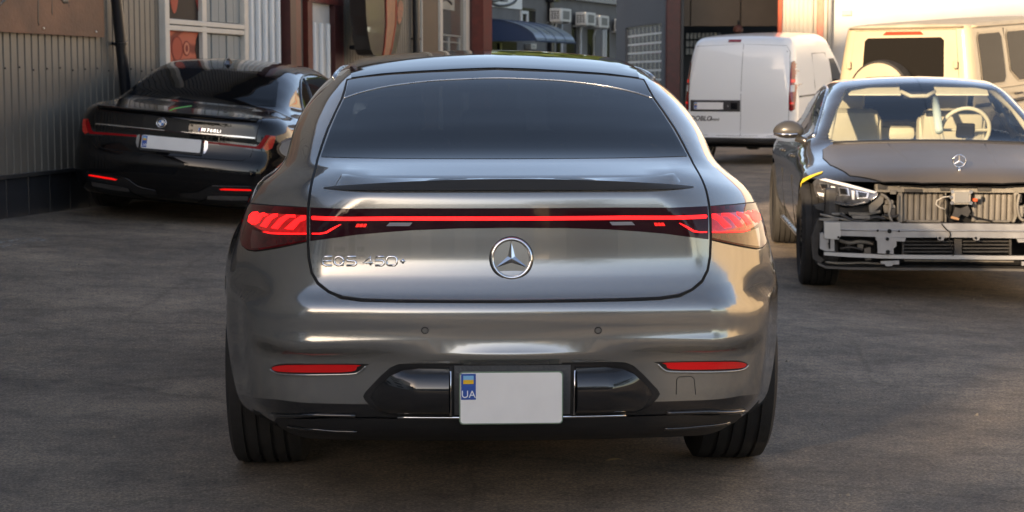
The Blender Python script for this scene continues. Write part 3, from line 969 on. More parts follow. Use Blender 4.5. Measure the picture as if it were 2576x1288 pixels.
# ================================================================ grey building with the blue canopy in the middle distance
CD = Vector((.4057, 1, 0)).normalized(); CN = Vector((CD.y, -CD.x, 0)); C0 = Vector((1.437, 62.0, 0))
def cs(u, v=60): p = hit(u, v, C0, CN); return (p - C0).dot(CD), p.z
def cp_(s, z, o=0): return C0 + CD * s + CN * o + Vector((0, 0, z))
CM = Matrix(((CD.x, CN.x, 0, C0.x), (CD.y, CN.y, 0, C0.y), (0, 0, 1, 0), (0, 0, 0, 1)))
def cbx(s0, s1, z0, z1, o0, o1, b=0.0): return xf(box(((s0 + s1) / 2, (o0 + o1) / 2, (z0 + z1) / 2), (s1 - s0, abs(o1 - o0), z1 - z0), b), CM)
def far_thing(name, label, cat, s, z, group=None):
    p = cp_(s, z); t = thing(name, label, cat, p, group=group)
    return t, (lambda vf: ([tuple(Vector(v) - p) for v in vf[0]], vf[1]))
t, lo = far_thing('office_building', 'grey rendered building with red roof edge and dark tall windows in the middle', 'building', 0, 0)
zc_ = cs(1500, 7)[1]
mk('wall', lo(cbx(-14, 14, -.2, zc_, -8, 0)), M_GREYW, t)
mk('cornice', lo(cbx(-14, 14, zc_ + .002, zc_ + .22, -8, .18)), M_GREYPIPE, t)
mk('roof', lo((lambda q: q)(prism([(0, 0), (-4, 1.6), (-8, 0)], 28, (cp_(-14, zc_ + .23), CN, Vector((0, 0, 1)))))), mat('roof_red', (.26, .055, .04), .6, vary=.2, vscale=2), t)
for (u0, u1, v0, v1, fr) in ((1308, 1347, 25, 64, 1), (1438, 1450, 62, 150, 0), (1478, 1497, 58, 150, 0), (1515, 1533, 60, 150, 1), (1398, 1410, 108, 150, 0), (1425, 1438, 108, 150, 0)):
    s0, s1 = cs(u0)[0], cs(u1)[0]; za, zb = cs(u0, v1)[1], cs(u0, v0)[1]
    w = mk('window', lo(cbx(s0, s1, za, zb, -.02, .004)), M_DARKGL, t)
    mk('reveal', lo(cbx(s0, s1, zb + .002, zb + .08, -.02, .03)), M_BPIPE, w)
    if fr:
        a, b = (s0, s0 + (s1 - s0) * .45)
        mk('frame', lo(join(cbx(a, a + .10, za, zb - .02, .005, .06), cbx(b - .1, b, za, zb - .02, .005, .06), cbx(a + .1, b - .1, zb - .12, zb - .02, .005, .06))), mat('white_upvc', (.62, .63, .62), .4), w)
s0, s1 = cs(1210)[0], cs(1300)[0]
d = mk('entrance', lo(cbx(s0, s1, 0, cs(1300, 106)[1], -.02, .006)), M_DARKGL, t)
mk('frame', lo(join(cbx((s0 + s1) / 2 - .08, (s0 + s1) / 2 + .08, 0, 2.5, .007, .06), cbx(s0, s0 + .12, 0, 2.5, .007, .06))), M_BPIPE, d)
# downpipe, sign, canopy, units
t, lo = far_thing('downpipe', 'dark grey downpipe with hopper on the grey building left of the cooling units', 'pipe', cs(1378)[0], 0)
mk('pipe', lo(tube([cp_(cs(1378)[0], 0, .12), cp_(cs(1378)[0], zc_ - .1, .12)], .11, 10)), M_BPIPE, t, smooth='auto')
mk('hopper', lo(cbx(cs(1372)[0], cs(1384)[0], cs(1378, 6)[1], zc_, .02, .34, .02)), M_BPIPE, t)
s0, s1 = cs(1211)[0], cs(1310)[0]
t, lo = far_thing('wall_sign', 'white sign with a black curved emblem above the blue canopy', 'sign', s0, 2.5)
zb = cs(1260, 19)[1]
mk('sign_panel', lo(cbx(s0, s1, zb, zb + 1.6, .01, .05)), M_WHITEP, t)
def sg(px, r): mk('emblem_line', lo(tube([hit(u, v, cp_(0, 0, .06), CN) for u, v in px], r, 6)), M_BPIPE, t, smooth=True)
sg(smooth_line([(1218, -12), (1228, 3), (1250, 13), (1275, 13), (1294, 5), (1302, -8)], 4), .05)
sg(smooth_line([(1222, -4), (1240, 2), (1252, 1)], 3), .045); sg(smooth_line([(1252, 1), (1268, -6), (1282, -10)], 3), .04); sg([(1258, 1), (1276, 2)], .03)
# canopy
t, lo = far_thing('blue_canopy', 'curved blue canopy over the entrance of the grey building', 'canopy', cs(1195)[0], 2.5)
sA = cs(1195)[0]; Lc = 3.55; Pj = 2.05
zt, zb = cs(1195, 46)[1], 1.326 + (200 - 104) / FP * 54.9
arc = [(Pj * math.sin(k / 12 * math.pi / 2 * .98), zb + (zt - zb) * (math.cos(k / 12 * math.pi / 2))) for k in range(13)]
def arcp(k, s, dz=0): return cp_(s, arc[k][1] + dz, arc[k][0] + .02)
M_CAN = mat('canopy_blue', (.085, .12, .17), .30, 0, coat=.25, vary=.25, vscale=2)
M_CANE = mat('canopy_end_navy', (.012, .035, .085), .4)
npan = 4
for q in range(npan):
    a, b = sA + Lc * q / npan + .002, sA + Lc * (q + 1) / npan - .002
    top = [[arcp(k, a), arcp(k, b)] for k in range(13)]; bot = [[arcp(k, a, -.03), arcp(k, b, -.03)] for k in range(13)]
    mk('canopy_sheet', lo(join(sheet(top), sheet([r[::-1] for r in bot]))), M_CAN, t, smooth='auto')
    mk('canopy_rib', lo(tube([arcp(k, a - .002, .004) for k in range(13)], .012, 6)), M_CANE, t, smooth=True)
endp = [arcp(k, sA + .02) for k in range(13)] + [cp_(sA + .02, zb, .02)]
mk('end_panel', lo(([tuple(p) for p in endp] + [tuple(p + CD * .03) for p in endp], [tuple(range(14)), tuple(range(27, 13, -1))] + [(i, (i + 1) % 14, (i + 1) % 14 + 14, i + 14) for i in range(14)])), M_CANE, t)
mk('front_edge', lo(tube([arcp(12, sA), arcp(12, sA + Lc)], .035, 6)), M_CANE, t)
t, lo = far_thing('wall_box', 'small white box on the dark wall under the blue canopy', 'box', cs(1326)[0], 2.2)
za, zb = cs(1326, 124)[1], cs(1326, 110)[1]
mk('box_body', lo(cbx(cs(1319)[0], cs(1333)[0], za, zb, .02, .25, .02)), M_FRAMEW, t)
mk('box_vent', lo(cbx(cs(1322)[0], cs(1329)[0], za + .06, zb - .06, .251, .256)), M_GREYPIPE, t)
def cooling_unit(u0, u1, v0, v1, label):
    s0 = cs(u0)[0]
    t, lo = far_thing('cooling_unit', label, 'air conditioner', s0, 3, 'air conditioner units on the grey building')
    um = u0 + (u1 - u0) * .5
    sl = 1.05; D = .42
    za = cs(u0, v1 - 2)[1]; zb = cs(u0, v0 + 3)[1]
    mk('casing', lo(cbx(s0, s0 + sl, za, zb, .14, .14 + D, .02)), mat('unit_white', (.64, .62, .57), .45, vary=.06), t)
    g = mk('side_grille', lo(cbx(s0 - .012, s0 - .002, za + .06, zb - .06, .18, .10 + D)), mat('grille_dark', (.05, .05, .05), .6), t)
    for k in range(5):
        z = za + .08 + (zb - za - .16) * k / 4
        mk('slat', lo(cbx(s0 - .022, s0 - .013, z - .012, z + .012, .17, .12 + D)), mat('unit_white', (.64, .62, .57), .45), g)
    for k in range(4):
        o_ = .19 + (D - .10) * k / 3
        mk('slat', lo(cbx(s0 - .021, s0 - .0135, za + .07, zb - .07, o_ - .008, o_ + .008)), mat('unit_white', (.64, .62, .57), .45), g)
    mk('fan_grille', lo(cbx(s0 + .2, s0 + sl - .2, za + .08, zb - .08, .14 + D + .002, .14 + D + .012, .004)), mat('fan_grey', (.20, .20, .19), .5), t)
    for q in (.1, sl - .16): mk('bracket', lo(cbx(s0 + q, s0 + q + .06, za - .06, za - .005, .01, .14 + D)), M_GREYPIPE, t)
    mk('pipe', lo(tube([cp_(s0 + .3, za - .01, .3), cp_(s0 + .32, za - .35, .2), cp_(s0 + .7, za - .7, .08), cp_(s0 + .75, .4, .06)], .035, 6)), mat('pipe_pale', (.42, .42, .40), .5), t, smooth=True)
cooling_unit(1373, 1406, 18, 56, 'white cooling unit highest of the row, right of the dark downpipe')
cooling_unit(1438, 1469, 28, 65, 'white cooling unit left of a close pair, over a pale pipe')
cooling_unit(1473, 1503, 36, 71, 'white cooling unit right of a close pair, beside a tall window')
cooling_unit(1536, 1550, 44, 80, 'white cooling unit half hidden behind the dark grey block')
for (u, v0, lab) in ((1454, 66, 'pale drain pipe under the close pair of cooling units'), (1406, 60, 'pale drain pipe under the highest cooling unit')):
    t, lo = far_thing('drain_pipe', lab, 'pipe', cs(u)[0], 0)
    mk('pipe', lo(tube([cp_(cs(u)[0], cs(u, v0)[1], .1), cp_(cs(u)[0], 0, .1)], .05, 8)), mat('pipe_pale', (.42, .42, .40), .5), t, smooth=True)

# ================================================================ dark grey block with glass bricks, red column, brown gateway
DD = Vector((-.145, 1, 0)).normalized(); DN = Vector((-DD.y, DD.x, 0))
D0 = Vector(((1678 - U0) / FP * 38.0, 38.0, 0))
def ds(u, v=100): p = hit(u, v, D0, DN); return (p - D0).dot(DD), p.z
def dp_(s, z, o=0): return D0 + DD * s + DN * o + Vector((0, 0, z))
DM = Matrix(((DD.x, DN.x, 0, D0.x), (DD.y, DN.y, 0, D0.y), (0, 0, 1, 0), (0, 0, 0, 1)))
def dbx(s0, s1, z0, z1, o0, o1, b=0.0): return xf(box(((s0 + s1) / 2, (o0 + o1) / 2, (z0 + z1) / 2), (s1 - s0, abs(o1 - o0), z1 - z0), b), DM)
sF = ds(1550)[0]
blk = thing('gatehouse', 'dark grey clad block with a glass brick window behind the car roof', 'building', dp_(0, 0))
lo = lambda vf: ([tuple(Vector(v) - blk.location) for v in vf[0]], vf[1])
sw0, sw1 = ds(1664)[0], ds(1573)[0]
zw1 = ds(1620, 64)[1]; zw0 = zw1 - 9 * .205
mk('wall', lo(join(dbx(0, sw0, -.2, 6.5, -.34, 0), dbx(sw1, sF, -.2, 6.5, -.34, 0), dbx(sw0, sw1, zw1, 6.5, -.34, 0), dbx(sw0, sw1, -.2, zw0, -.34, 0))), M_DKGREY, blk)
mk('grout', lo(dbx(sw0, sw1, zw0, zw1, -.30, -.065)), mat('brick_grout', (.46, .48, .48), .7), blk)
ncol, nrow = 9, 9
bw = (sw1 - sw0) / ncol; bh = (zw1 - zw0) / nrow
M_GB = mat('glass_brick', (.15, .165, .168), .15, coat=.6, vary=.35, vscale=5)
vfb = xf(box((0, 0, 0), (bw * .86, .10, bh * .84), .02), Matrix(((DD.x, DN.x, 0, 0), (DD.y, DN.y, 0, 0), (0, 0, 1, 0), (0, 0, 0, 1))))
gb0 = None
for i in range(ncol):
    for j in range(nrow):
        loc_ = dp_(sw0 + bw * (i + .5), zw0 + bh * (j + .5), -.10) - blk.location
        if gb0 is None: gb0 = mk('brick', vfb, M_GB, blk, loc=loc_)
        else: dup(gb0, 'brick', blk, loc_)
rc_ = thing('red_column', 'dark red steel column between the dark grey block and the white van', 'column', at_y(1692, 150, 37.4) * 1)
rc_.location = (rc_.location.x, 37.4, 0)
mk('column_shaft', box((0, 0, 3.2), (.30, .3, 6.4), .02), M_REDD, rc_)
mk('column_side', box((.19, .08, 3.2), (.07, .3, 6.4), .01), mat('dark_strip', (.03, .032, .035), .5), rc_)
mk('base_plate', box((0, 0, .02), (.5, .5, .04), .005), M_REDD, rc_)
FY = 39.5
gw = thing('gateway', 'brown panelled gateway with a dark opening behind the white van', 'building', ((1820 - U0) / FP * FY, FY, 0))
lo = lambda vf: ([tuple(Vector(v) - gw.location) for v in vf[0]], vf[1])
gx = lambda u: (u - U0) / FP * FY
zl = 1.326 + (200 - 68) / FP * FY
for a, b in ((1706, 1732), (1734, 1857), (1859, 1951)):
    mk('panel', lo(box(((gx(a) + gx(b)) / 2, FY + .05, (zl + 7) / 2), (gx(b) - gx(a), .1, 7 - zl), .008)), M_BROWN, gw)
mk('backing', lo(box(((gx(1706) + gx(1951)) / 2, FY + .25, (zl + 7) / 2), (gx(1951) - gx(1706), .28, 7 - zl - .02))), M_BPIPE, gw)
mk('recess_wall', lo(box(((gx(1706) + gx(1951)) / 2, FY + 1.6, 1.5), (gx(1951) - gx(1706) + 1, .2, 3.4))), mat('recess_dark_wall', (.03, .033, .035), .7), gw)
gb = None
for i in range(9):
    x = gx(1742) + (gx(1830) - gx(1742)) * i / 8.6; 
    for j in range(3):
        z = 1.326 + (200 - 88 - j * 20) / FP * FY
        if gb is None: gb = mk('brick', box((0, 0, 0), (.085, .1, .16), .015), M_GB, gw, loc=(x - gw.location.x, 1.45, z))
        else: dup(gb, 'brick', gw, (x - gw.location.x, 1.45, z))
lampx = gx(1851)
t = thing('round_lamp', 'small round reddish lamp under the brown panels above the white van', 'lamp', (lampx, FY - .1, 1.326 + (200 - 76) / FP * FY))
mk('lamp_body', xf(lathe([(-.10, .002), (-.08, .07), (-.02, .115), (.05, .11), (.10, .05), (.11, .002)], 20), Matrix.Rotation(math.radians(90), 4, 'Y')), mat('lamp_redbrown', (.16, .06, .045), .4), t, smooth='auto')
mk('stem', tube([(0, 0, .08), (0, 0, .2)], .02, 8), M_BPIPE, t)

CY = 36.0
cx = lambda u: (u - U0) / FP * CY
cw = thing('cream_block', 'sunlit cream corrugated wall with orange red trims above the white van', 'building', (cx(2010), CY, 0))
lo = lambda vf: ([tuple(Vector(v) - cw.location) for v in vf[0]], vf[1])
pr = corr_profile(int((cx(2048) - cx(1962)) / .09), .09, .016, .03)
mk('corrugated_sheet', lo(([(cx(1962) + a, CY + o * -1, z) for z in (0, 7) for a, o in pr], [(j, j + 1, len(pr) + j + 1, len(pr) + j) for j in range(len(pr) - 1)])), M_SHEETC, cw)
mk('wall', lo(box(((cx(1990) + cx(2076)) / 2, CY + .30, 3.5), (cx(2076) - cx(1990), .5, 7))), M_SHEETC, cw)
mk('trim', lo(box(((cx(1951) + cx(1961)) / 2, CY - .01, 3.5), (cx(1961) - cx(1951), .1, 7), .008)), M_ORED, cw)
mk('trim', lo(box(((cx(2049) + cx(2064)) / 2, CY - .01, 3.5), (cx(2064) - cx(2049), .1, 7), .008)), mat('faded_red', (.58, .22, .15), .5, vary=.15), cw)
mk('corner_strip', lo(box(((cx(2064.5) + cx(2074)) / 2, CY + .01, 3.5), (cx(2074) - cx(2064.5), .08, 7), .006)), M_SHEETC, cw)
t = thing('drain_pipe', 'grey drain pipe in the corner between cream and white walls', 'pipe', (cx(2079), CY - .05, 0))
mk('pipe', tube([(0, 0, .2), (0, 0, 7)], .035, 10), M_GREYPIPE, t, smooth=True)
mk('bracket', tube([(0, 0, 3.0), (0, 0, 3.05)], .05, 10), M_GREYPIPE, t)
# white wall at the right, running towards the camera
w0 = Vector((cx(2084), CY + .2, 0)); wd = Vector((.69, -.73, 0)).normalized(); wnn = Vector((wd.y, -wd.x, 0))
ww = thing('white_building', 'plain sunlit white building behind the beige off road car', 'building', w0)
WM = Matrix(((wd.x, wnn.x, 0, 0), (wd.y, wnn.y, 0, 0), (0, 0, 1, 0), (0, 0, 0, 1)))
mk('wall', xf(box((14, -1.5, 3.3), (28, 3, 7.6)), WM), M_WHITEW, ww)
mk('roof_edge', xf(box((14, -1.4, 7.15), (28.2, 3.3, .1)), WM), M_ORED, ww)
pv = hit(2132, 33, w0, wnn) - w0
vs, vz = pv.dot(wd), pv.z
v_ = mk('vent', xf(box((vs, .012, vz), (.24, .03, .11), .006), WM), mat('vent_frame', (.40, .36, .30), .6), ww)
mk('vent_opening', xf(box((vs, .030, vz), (.21, .008, .085)), WM), mat('vent_fill', (.52, .47, .40), .7), v_)

# ================================================================ out of frame: what the cars reflect and what is added to shade the yard
QT = Vector((-to_sun.x, -to_sun.y, 0)).normalized(); QQ = Vector((QT.y, -QT.x, 0))       # along and across the sunlight on the ground
M_PLAST = mat('shade_block_pale_plaster', (.68, .66, .62), .85, vary=.08, vscale=.6)
def block(name, label, q0, q1, s1, depth, h, m, nx, nz, ww=1.4):
    o = QQ * q0 + QT * s1
    t = thing(name, label, 'building', o, (0, 0, math.atan2(QQ.y, QQ.x)))
    w = q1 - q0
    mk('wall', box((w / 2, -depth / 2, h / 2 - .1), (w, depth, h + .2)), m, t)
    mk('roof', box((w / 2, -depth / 2, h + .11), (w + .02, depth, .2)), M_DKGREY, t)
    w0 = None
    for i in range(nx):
        for j in range(nz):
            l = ((i + .5) * w / nx, .012, 1.9 + j * 3.0)
            if w0 is None: w0 = mk('window', box((0, 0, 0), (ww, .05, 1.5)), M_DARKGL, t, loc=l)
            else: dup(w0, 'window', t, l)
    return t
block('shade_block', 'tall pale apartment block added behind the photographer on the left to cast shade', -36, -12.7, -18, 10, 20, M_PLAST, 7, 6)  # unseen block, placed and sized to shade the far yard
block('shade_block', 'lower pale apartment block added beside the tall one, stepped down for its shade', -12.69, -6.5, -18, 9, 13.9, M_PLAST, 2, 4)  # unseen too, lower so the cream wall keeps its sun
block('shade_house', 'low grey house added behind the photographer at the end of the apartment blocks to cast shade', -6.49, -1.9, -18, 7, 5.98, mat('shade_house_grey_render', (.42, .41, .39), .85, vary=.1), 2, 2)  # unseen, height set to keep the grey car in shade
block('backdrop', 'long pale warehouse building added far behind the photographer to cover sky glow', -9, 16, -62, 12, 12.6, mat('backdrop_warm_plaster', (.56, .50, .42), .85, vary=.1, vscale=.5), 6, 3, 2.0)  # unseen, added to cover the sky glow mirrored in the tailgate
M_BARK = mat('bark', (.07, .05, .035), .9, vary=.3, vscale=6)
M_LEAF = mat('leaf', (.055, .085, .022), .6, vary=.4, vscale=2)
def tree(loc, h, r, label, nleaf=2600, seed=1, low=.3, ls=(.05, .11)):
    rnd = random.Random(seed)
    t = thing('tree', label, 'tree', loc)
    parts = [tube([(0, 0, -.2), (.05, 0, h * .25), (-.05, .08, h * .5), (.02, 0, h * .8)], [.22, .17, .11, .04], 8)]
    tips = []
    for k in range(14):
        a = k * 2.4; z = h * (low + .5 * k / 14); q = r * (.5 + .4 * rnd.random())
        e = (q * math.cos(a), q * math.sin(a), z + q * .5)
        parts.append(tube([(0, 0, z), (e[0] * .5, e[1] * .5, z + q * .15), e], [.07, .045, .015], 6)); tips.append(e)
    mk('trunk', join(*parts), M_BARK, t, smooth=True)
    V, F = [], []
    cl = [(e[0] + rnd.gauss(0, .2) * r, e[1] + rnd.gauss(0, .2) * r, e[2] + rnd.gauss(0, .14) * r, r * rnd.uniform(.16, .34)) for e in tips for _ in range(3)]
    for _ in range(nleaf):
        c = rnd.choice(cl)
        d = Vector((rnd.gauss(0, 1), rnd.gauss(0, 1), rnd.gauss(0, .8))); d = d.normalized() * c[3] * rnd.random() ** .4
        p = Vector(c[:3]) + d
        A = Vector((rnd.gauss(0, 1), rnd.gauss(0, 1), rnd.gauss(0, 1))).normalized(); B = A.orthogonal().normalized()
        s_ = rnd.uniform(*ls)
        i = len(V); V += [tuple(p - A * s_ * 1.4), tuple(p + B * s_), tuple(p + A * s_ * 1.4), tuple(p - B * s_)]; F.append((i, i + 1, i + 2, i + 3))
    mk('crown', (V, F), M_LEAF, t)
def qs(q, s_): p = QQ * q + QT * s_; return (p.x, p.y, 0)
tree(qs(-.7, -13), 6.2, 1.4, 'slender leafy tree beside the added low grey house behind the photographer', 120, 3, .3, (.08, .17))
tree(qs(-1.75, -16.4), 7.2, 1.15, 'young leafy tree added against the corner of the low grey house to break its shadow', 210, 31, .32, (.07, .15))  # added so leaves break the straight shadow edge of the house
tree(qs(1.9, -17), 6.8, 1.7, 'second slender tree behind the photographer near the added low house', 160, 11, .3, (.08, .17))
tree(qs(-2.9, -28), 9.6, 1.9, 'tall tree added behind the low grey house to dapple its shadow', 420, 21, .45, (.09, .2))  # added to dapple the sun above the house roof
tree((6.4, -24, 0), 7.0, 2.6, 'broad tree behind the photographer on the right side', 1800, 5, .4)
tree((15, -9, 0), 7, 2.6, 'tree far right behind the photographer', 1800, 8)
rnd = random.Random(77)
V, F = [], []
for k in range(9000):
    x = rnd.uniform(-70, 80); top = 15 + 2 * math.sin(x * .21) + 1.2 * math.sin(x * .53 + 1)
    p = Vector((x, rnd.uniform(84, 94), top * rnd.random() ** .8))
    A = Vector((rnd.gauss(0, 1), rnd.gauss(0, 1), rnd.gauss(0, 1))).normalized(); B = A.orthogonal().normalized(); s_ = rnd.uniform(.5, 1.2)
    i = len(V); V += [tuple(p - A * s_ * 1.3), tuple(p + B * s_), tuple(p + A * s_ * 1.3), tuple(p - B * s_)]; F.append((i, i + 1, i + 2, i + 3))
tag(mk('added_tree_belt', (V, F), M_LEAF), kind='stuff')  # unseen, added to darken the sky mirrored in the rear deck
rw = thing('yard_wall', 'cream rendered yard wall out of view on the right', 'wall', (9.2, 15, 0))
rd = Vector((5, -14, 0)).normalized(); rn = Vector((rd.y, -rd.x, 0))
mk('wall_body', xf(box((8, -.15, 1.5), (16, .3, 3.2)), Matrix(((rd.x, rn.x, 0, 0), (rd.y, rn.y, 0, 0), (0, 0, 1, 0), (0, 0, 0, 1)))), mat('cream_render', (.60, .50, .36), .8, vary=.12, vscale=1), rw)
hw2 = thing('long_hall', 'long beige hall across the yard behind the photographer, widened to cover sky glow', 'building', (1.6, -36, 0))  # hall known from reflections, widened to close a bright sky gap
mk('wall', box((0, -4, 3.0), (24, 8, 6.2)), mat('beige_render', (.60, .54, .45), .85, vary=.14, vscale=.5), hw2)
mk('roof', box((0, -4, 6.2), (24.4, 8.4, .2)), M_DKGREY, hw2)
hd = None
for k in range(5):
    l = (-8.2 + 4.1 * k, .04, 1.6)
    if hd is None: hd = mk('hall_door', box((0, 0, 0), (2.2, .08, 3.2), .02), mat('hall_door_grey', (.30, .30, .30), .5), hw2, loc=l)
    else: dup(hd, 'hall_door', hw2, l)
gs = thing('row_garage', 'cream garages out of view behind the photographer on the right', 'building', (9.0, -17, 0))
mk('wall', box((0, 0, 1.6), (11, 5, 3.3)), mat('cream_render', (.60, .50, .36), .8), gs)
mk('roof', box((0, 0, 3.32), (11.4, 5.4, .14)), M_DKGREY, gs)
for k in range(3):
    mk('garage_door', box((-3.4 + k * 3.4, 2.53, 1.25), (2.6, .06, 2.4), .01), M_SHEETC if k % 2 else M_BROWN, gs)

# ================================================================ marks and grit on the asphalt
def on_ground(u, v):
    d = ray(u, v); t = 5.0
    for _ in range(40):
        p = CAMP + d * t; t += (p.z - g1(p.x, p.y)) / -d.z * .8
    p = CAMP + d * t
    return Vector((p.x, p.y, g1(p.x, p.y)))
mm = bpy.data.materials.new('worn_white_paint'); mm.use_nodes = True
nt = mm.node_tree; pb = nt.nodes['Principled BSDF']; pb.inputs['Base Color'].default_value = (.42, .40, .36, 1); pb.inputs['Roughness'].default_value = .85
tc = nt.nodes.new('ShaderNodeTexCoord'); nz = nt.nodes.new('ShaderNodeTexNoise'); nz.inputs['Scale'].default_value = 16; nz.inputs['Detail'].default_value = 8; nz.inputs['Roughness'].default_value = .75
cr = nt.nodes.new('ShaderNodeValToRGB'); cr.color_ramp.elements[0].position = .50; cr.color_ramp.elements[1].position = .62
nt.links.new(tc.outputs['Object'], nz.inputs['Vector']); nt.links.new(nz.outputs[0], cr.inputs[0]); nt.links.new(cr.outputs[0], pb.inputs['Alpha'])
q = [on_ground(*p_) for p_ in ((-40, 612), (30, 600), (95, 600), (130, 606), (70, 612), (20, 624), (-40, 632))]
tag(mk('road_marking', ([tuple(p_ + Vector((0, 0, .006))) for p_ in q], [tuple(range(len(q)))][::1]), mm), kind='structure')
rnd = random.Random(4)
V, F = [], []
for k in range(420):
    x, y = rnd.uniform(-4.2, 3.6), 4.2 + 11 * rnd.random() ** 1.6
    if abs(x) < .95 and 5.0 < y < 10.3: continue
    r = rnd.choice((.003, .004, .005, .006, .009)); z = g1(x, y)
    i = len(V)
    V += [(x - r, y, z), (x + r * .4, y - r, z), (x + r, y + r * .3, z), (x - r * .2, y + r, z), (x + r * .1, y, z + r * 1.1)]
    F += [(i, i + 1, i + 4), (i + 1, i + 2, i + 4), (i + 2, i + 3, i + 4), (i + 3, i, i + 4)]
tag(mk('gravel', (V, F), mat('grit_stone', (.24, .21, .17), .85, vary=.4, vscale=30)), kind='stuff')
p_ = on_ground(1543, 1162)
lf = thing('dry_leaf', 'small pale dry leaf on the asphalt under the grey car', 'leaf', p_ + Vector((0, 0, .006)), (0, 0, .25))
mk('leaf_blade', ([(-.03, 0, 0), (-.01, .010, .006), (.03, .003, .003), (.005, -.010, .004), (0, 0, .009)], [(0, 4, 1), (1, 4, 2), (2, 4, 3), (3, 4, 0)]), mat('dry_leaf', (.38, .27, .14), .7), lf)
# ================================================================ grey liftback in front
def grow(poly, d):
    p = np.array(poly, float); c = np.roll(p, 1, 0); n = np.roll(p, -1, 0)
    area = .5 * np.sum(p[:, 0] * n[:, 1] - n[:, 0] * p[:, 1])
    t = n - c; t /= np.maximum(np.linalg.norm(t, axis=1, keepdims=True), 1e-9)
    o = np.stack([t[:, 1], -t[:, 0]], 1) * (1 if area > 0 else -1)
    return [tuple(q) for q in p + o * d]

def sym(left):
    """left half (top centre down to bottom centre) to the whole outline"""
    l = [(min(x, 0), z) for x, z in left]
    r = [(-x, z) for x, z in reversed(l)]
    out = list(l)
    for q in r:
        if abs(q[0]) > 1e-4: out.append(q)
    return out

def frame_at(body, x, z, mode='rear', off=0.0):
    P, ok = body.cast([(x, -1, z)] if mode == 'rear' else [(x, body.L + 1, z)], [(0, 1, 0)] if mode == 'rear' else [(0, -1, 0)], 4.5, 90)
    N = body.normal(P)[0]; P = Vector(P[0]) + Vector(N) * off; N = Vector(N)
    A = Vector((1, 0, 0)) if mode == 'rear' else Vector((-1, 0, 0))
    A = (A - N * A.dot(N)).normalized()
    return P, A, N.cross(A).normalized()

M_GREY = mat('grey_metallic_paint', (.345, .345, .33), .19, .76, coat=1.0, coat_r=.012, tint=.22)
M_LOWER = mat('dark_gloss_cladding', (.012, .012, .013), .2, .0, coat=1.0, coat_r=.03)

E_R = PC([(.16, .42), (.20, .30), (.235, .20), (.26, .13), (.30, .075), (.34, .05), (.38, .038), (.45, .032), (.50, .026), (.520, .008), (.534, -.008), (.550, .004), (.575, .012),
          (.62, .008), (.650, .009), (.655, .012), (.660, .026), (.688, .070), (.71, .084), (.75, .101), (.80, .110), (.87, .114), (.95, .119), (.99, .124), (1.02, .132), (1.06, .145)])
E_T = PC([(-.1, .975), (.08, 1.0), (.13, 1.016), (.3, 1.047), (.5, 1.080), (.8, 1.182), (1.0, 1.250), (1.25, 1.326), (1.5, 1.380), (1.8, 1.420), (2.2, 1.443), (2.6, 1.445), (3.0, 1.425), (3.3, 1.375),
          (3.6, 1.235), (3.95, 1.03), (4.2, .965), (4.6, .90), (5.0, .80), (5.3, .66)])
E_W = SEC([(0, [(.15, .72), (.3, .755), (.45, .775), (.6, .78), (.648, .78), (.69, .765), (.75, .77), (.85, .765), (.93, .735), (.98, .70), (1.02, .66), (1.06, .62), (1.2, .58), (1.45, .5)]),
           (.35, [(.15, .76), (.3, .80), (.45, .818), (.6, .825), (.648, .825), (.69, .808), (.75, .812), (.85, .805), (.93, .775), (.98, .735), (1.02, .69), (1.06, .648), (1.15, .62), (1.45, .52)]),
           (.65, [(.15, .80), (.3, .882), (.45, .902), (.55, .907), (.648, .905), (.70, .897), (.78, .878), (.85, .856), (.93, .825), (.98, .79), (1.02, .742), (1.06, .700), (1.15, .675), (1.26, .64), (1.45, .55)]),
           (1.05, [(.15, .86), (.3, .932), (.45, .952), (.55, .957), (.65, .953), (.71, .945), (.79, .922), (.85, .893), (.93, .858), (.98, .828), (1.02, .770), (1.06, .738), (1.15, .718), (1.26, .680), (1.36, .635), (1.45, .58)]),
           (1.6, [(.15, .86), (.3, .915), (.45, .93), (.6, .935), (.75, .925), (.85, .905), (.93, .875), (.98, .84), (1.02, .78), (1.06, .752), (1.15, .735), (1.26, .692), (1.36, .645), (1.45, .585)]),
           (2.6, [(.15, .88), (.3, .92), (.45, .935), (.6, .94), (.75, .94), (.85, .925), (.93, .895), (.98, .865), (1.02, .80), (1.06, .77), (1.15, .745), (1.26, .70), (1.36, .65), (1.45, .59)]),
           (3.6, [(.15, .88), (.3, .92), (.45, .94), (.6, .945), (.75, .94), (.85, .92), (.93, .88), (.98, .84), (1.06, .77), (1.2, .70), (1.45, .58)]),
           (4.6, [(.15, .86), (.3, .92), (.45, .94), (.6, .935), (.75, .90), (.85, .84), (.95, .75), (1.45, .5)])])
E_F = PC([(.15, 4.9), (.25, 5.05), (.5, 5.2), (.7, 5.18), (.8, 5.1), (1.0, 4.9), (1.4, 4.3)])
EQS = Body(E_R, E_T, E_W, E_F, 5.2, crown=PC([(0, .004), (.3, .022), (.5, .045), (.8, .07), (1.25, .095), (2.2, .12), (3.5, .09), (4.2, .05), (5.2, .05)]),
           zb=PC([(0, .195), (.3, .200), (.62, .222), (1.0, .26), (1.6, .20), (4.0, .18), (5.2, .2)]), rc=PC([(.2, .18), (.4, .20), (.64, .20), (.72, .24), (.9, .26), (1.0, .30)]),
           rt=PC([(0, .03), (.3, .06), (.6, .11), (1.2, .13), (2.5, .12), (3.6, .08), (4.5, .10)]), bow=(.13, .03), R2=PC([(.16, .42), (.20, .30), (.235, .20), (.27, .10), (.34, .04), (.45, .018), (.55, .004), (.62, .006), (.650, .009), (.655, .012), (.660, .024), (.688, .064), (.72, .085), (.80, .105), (.95, .119), (1.06, .145)]))
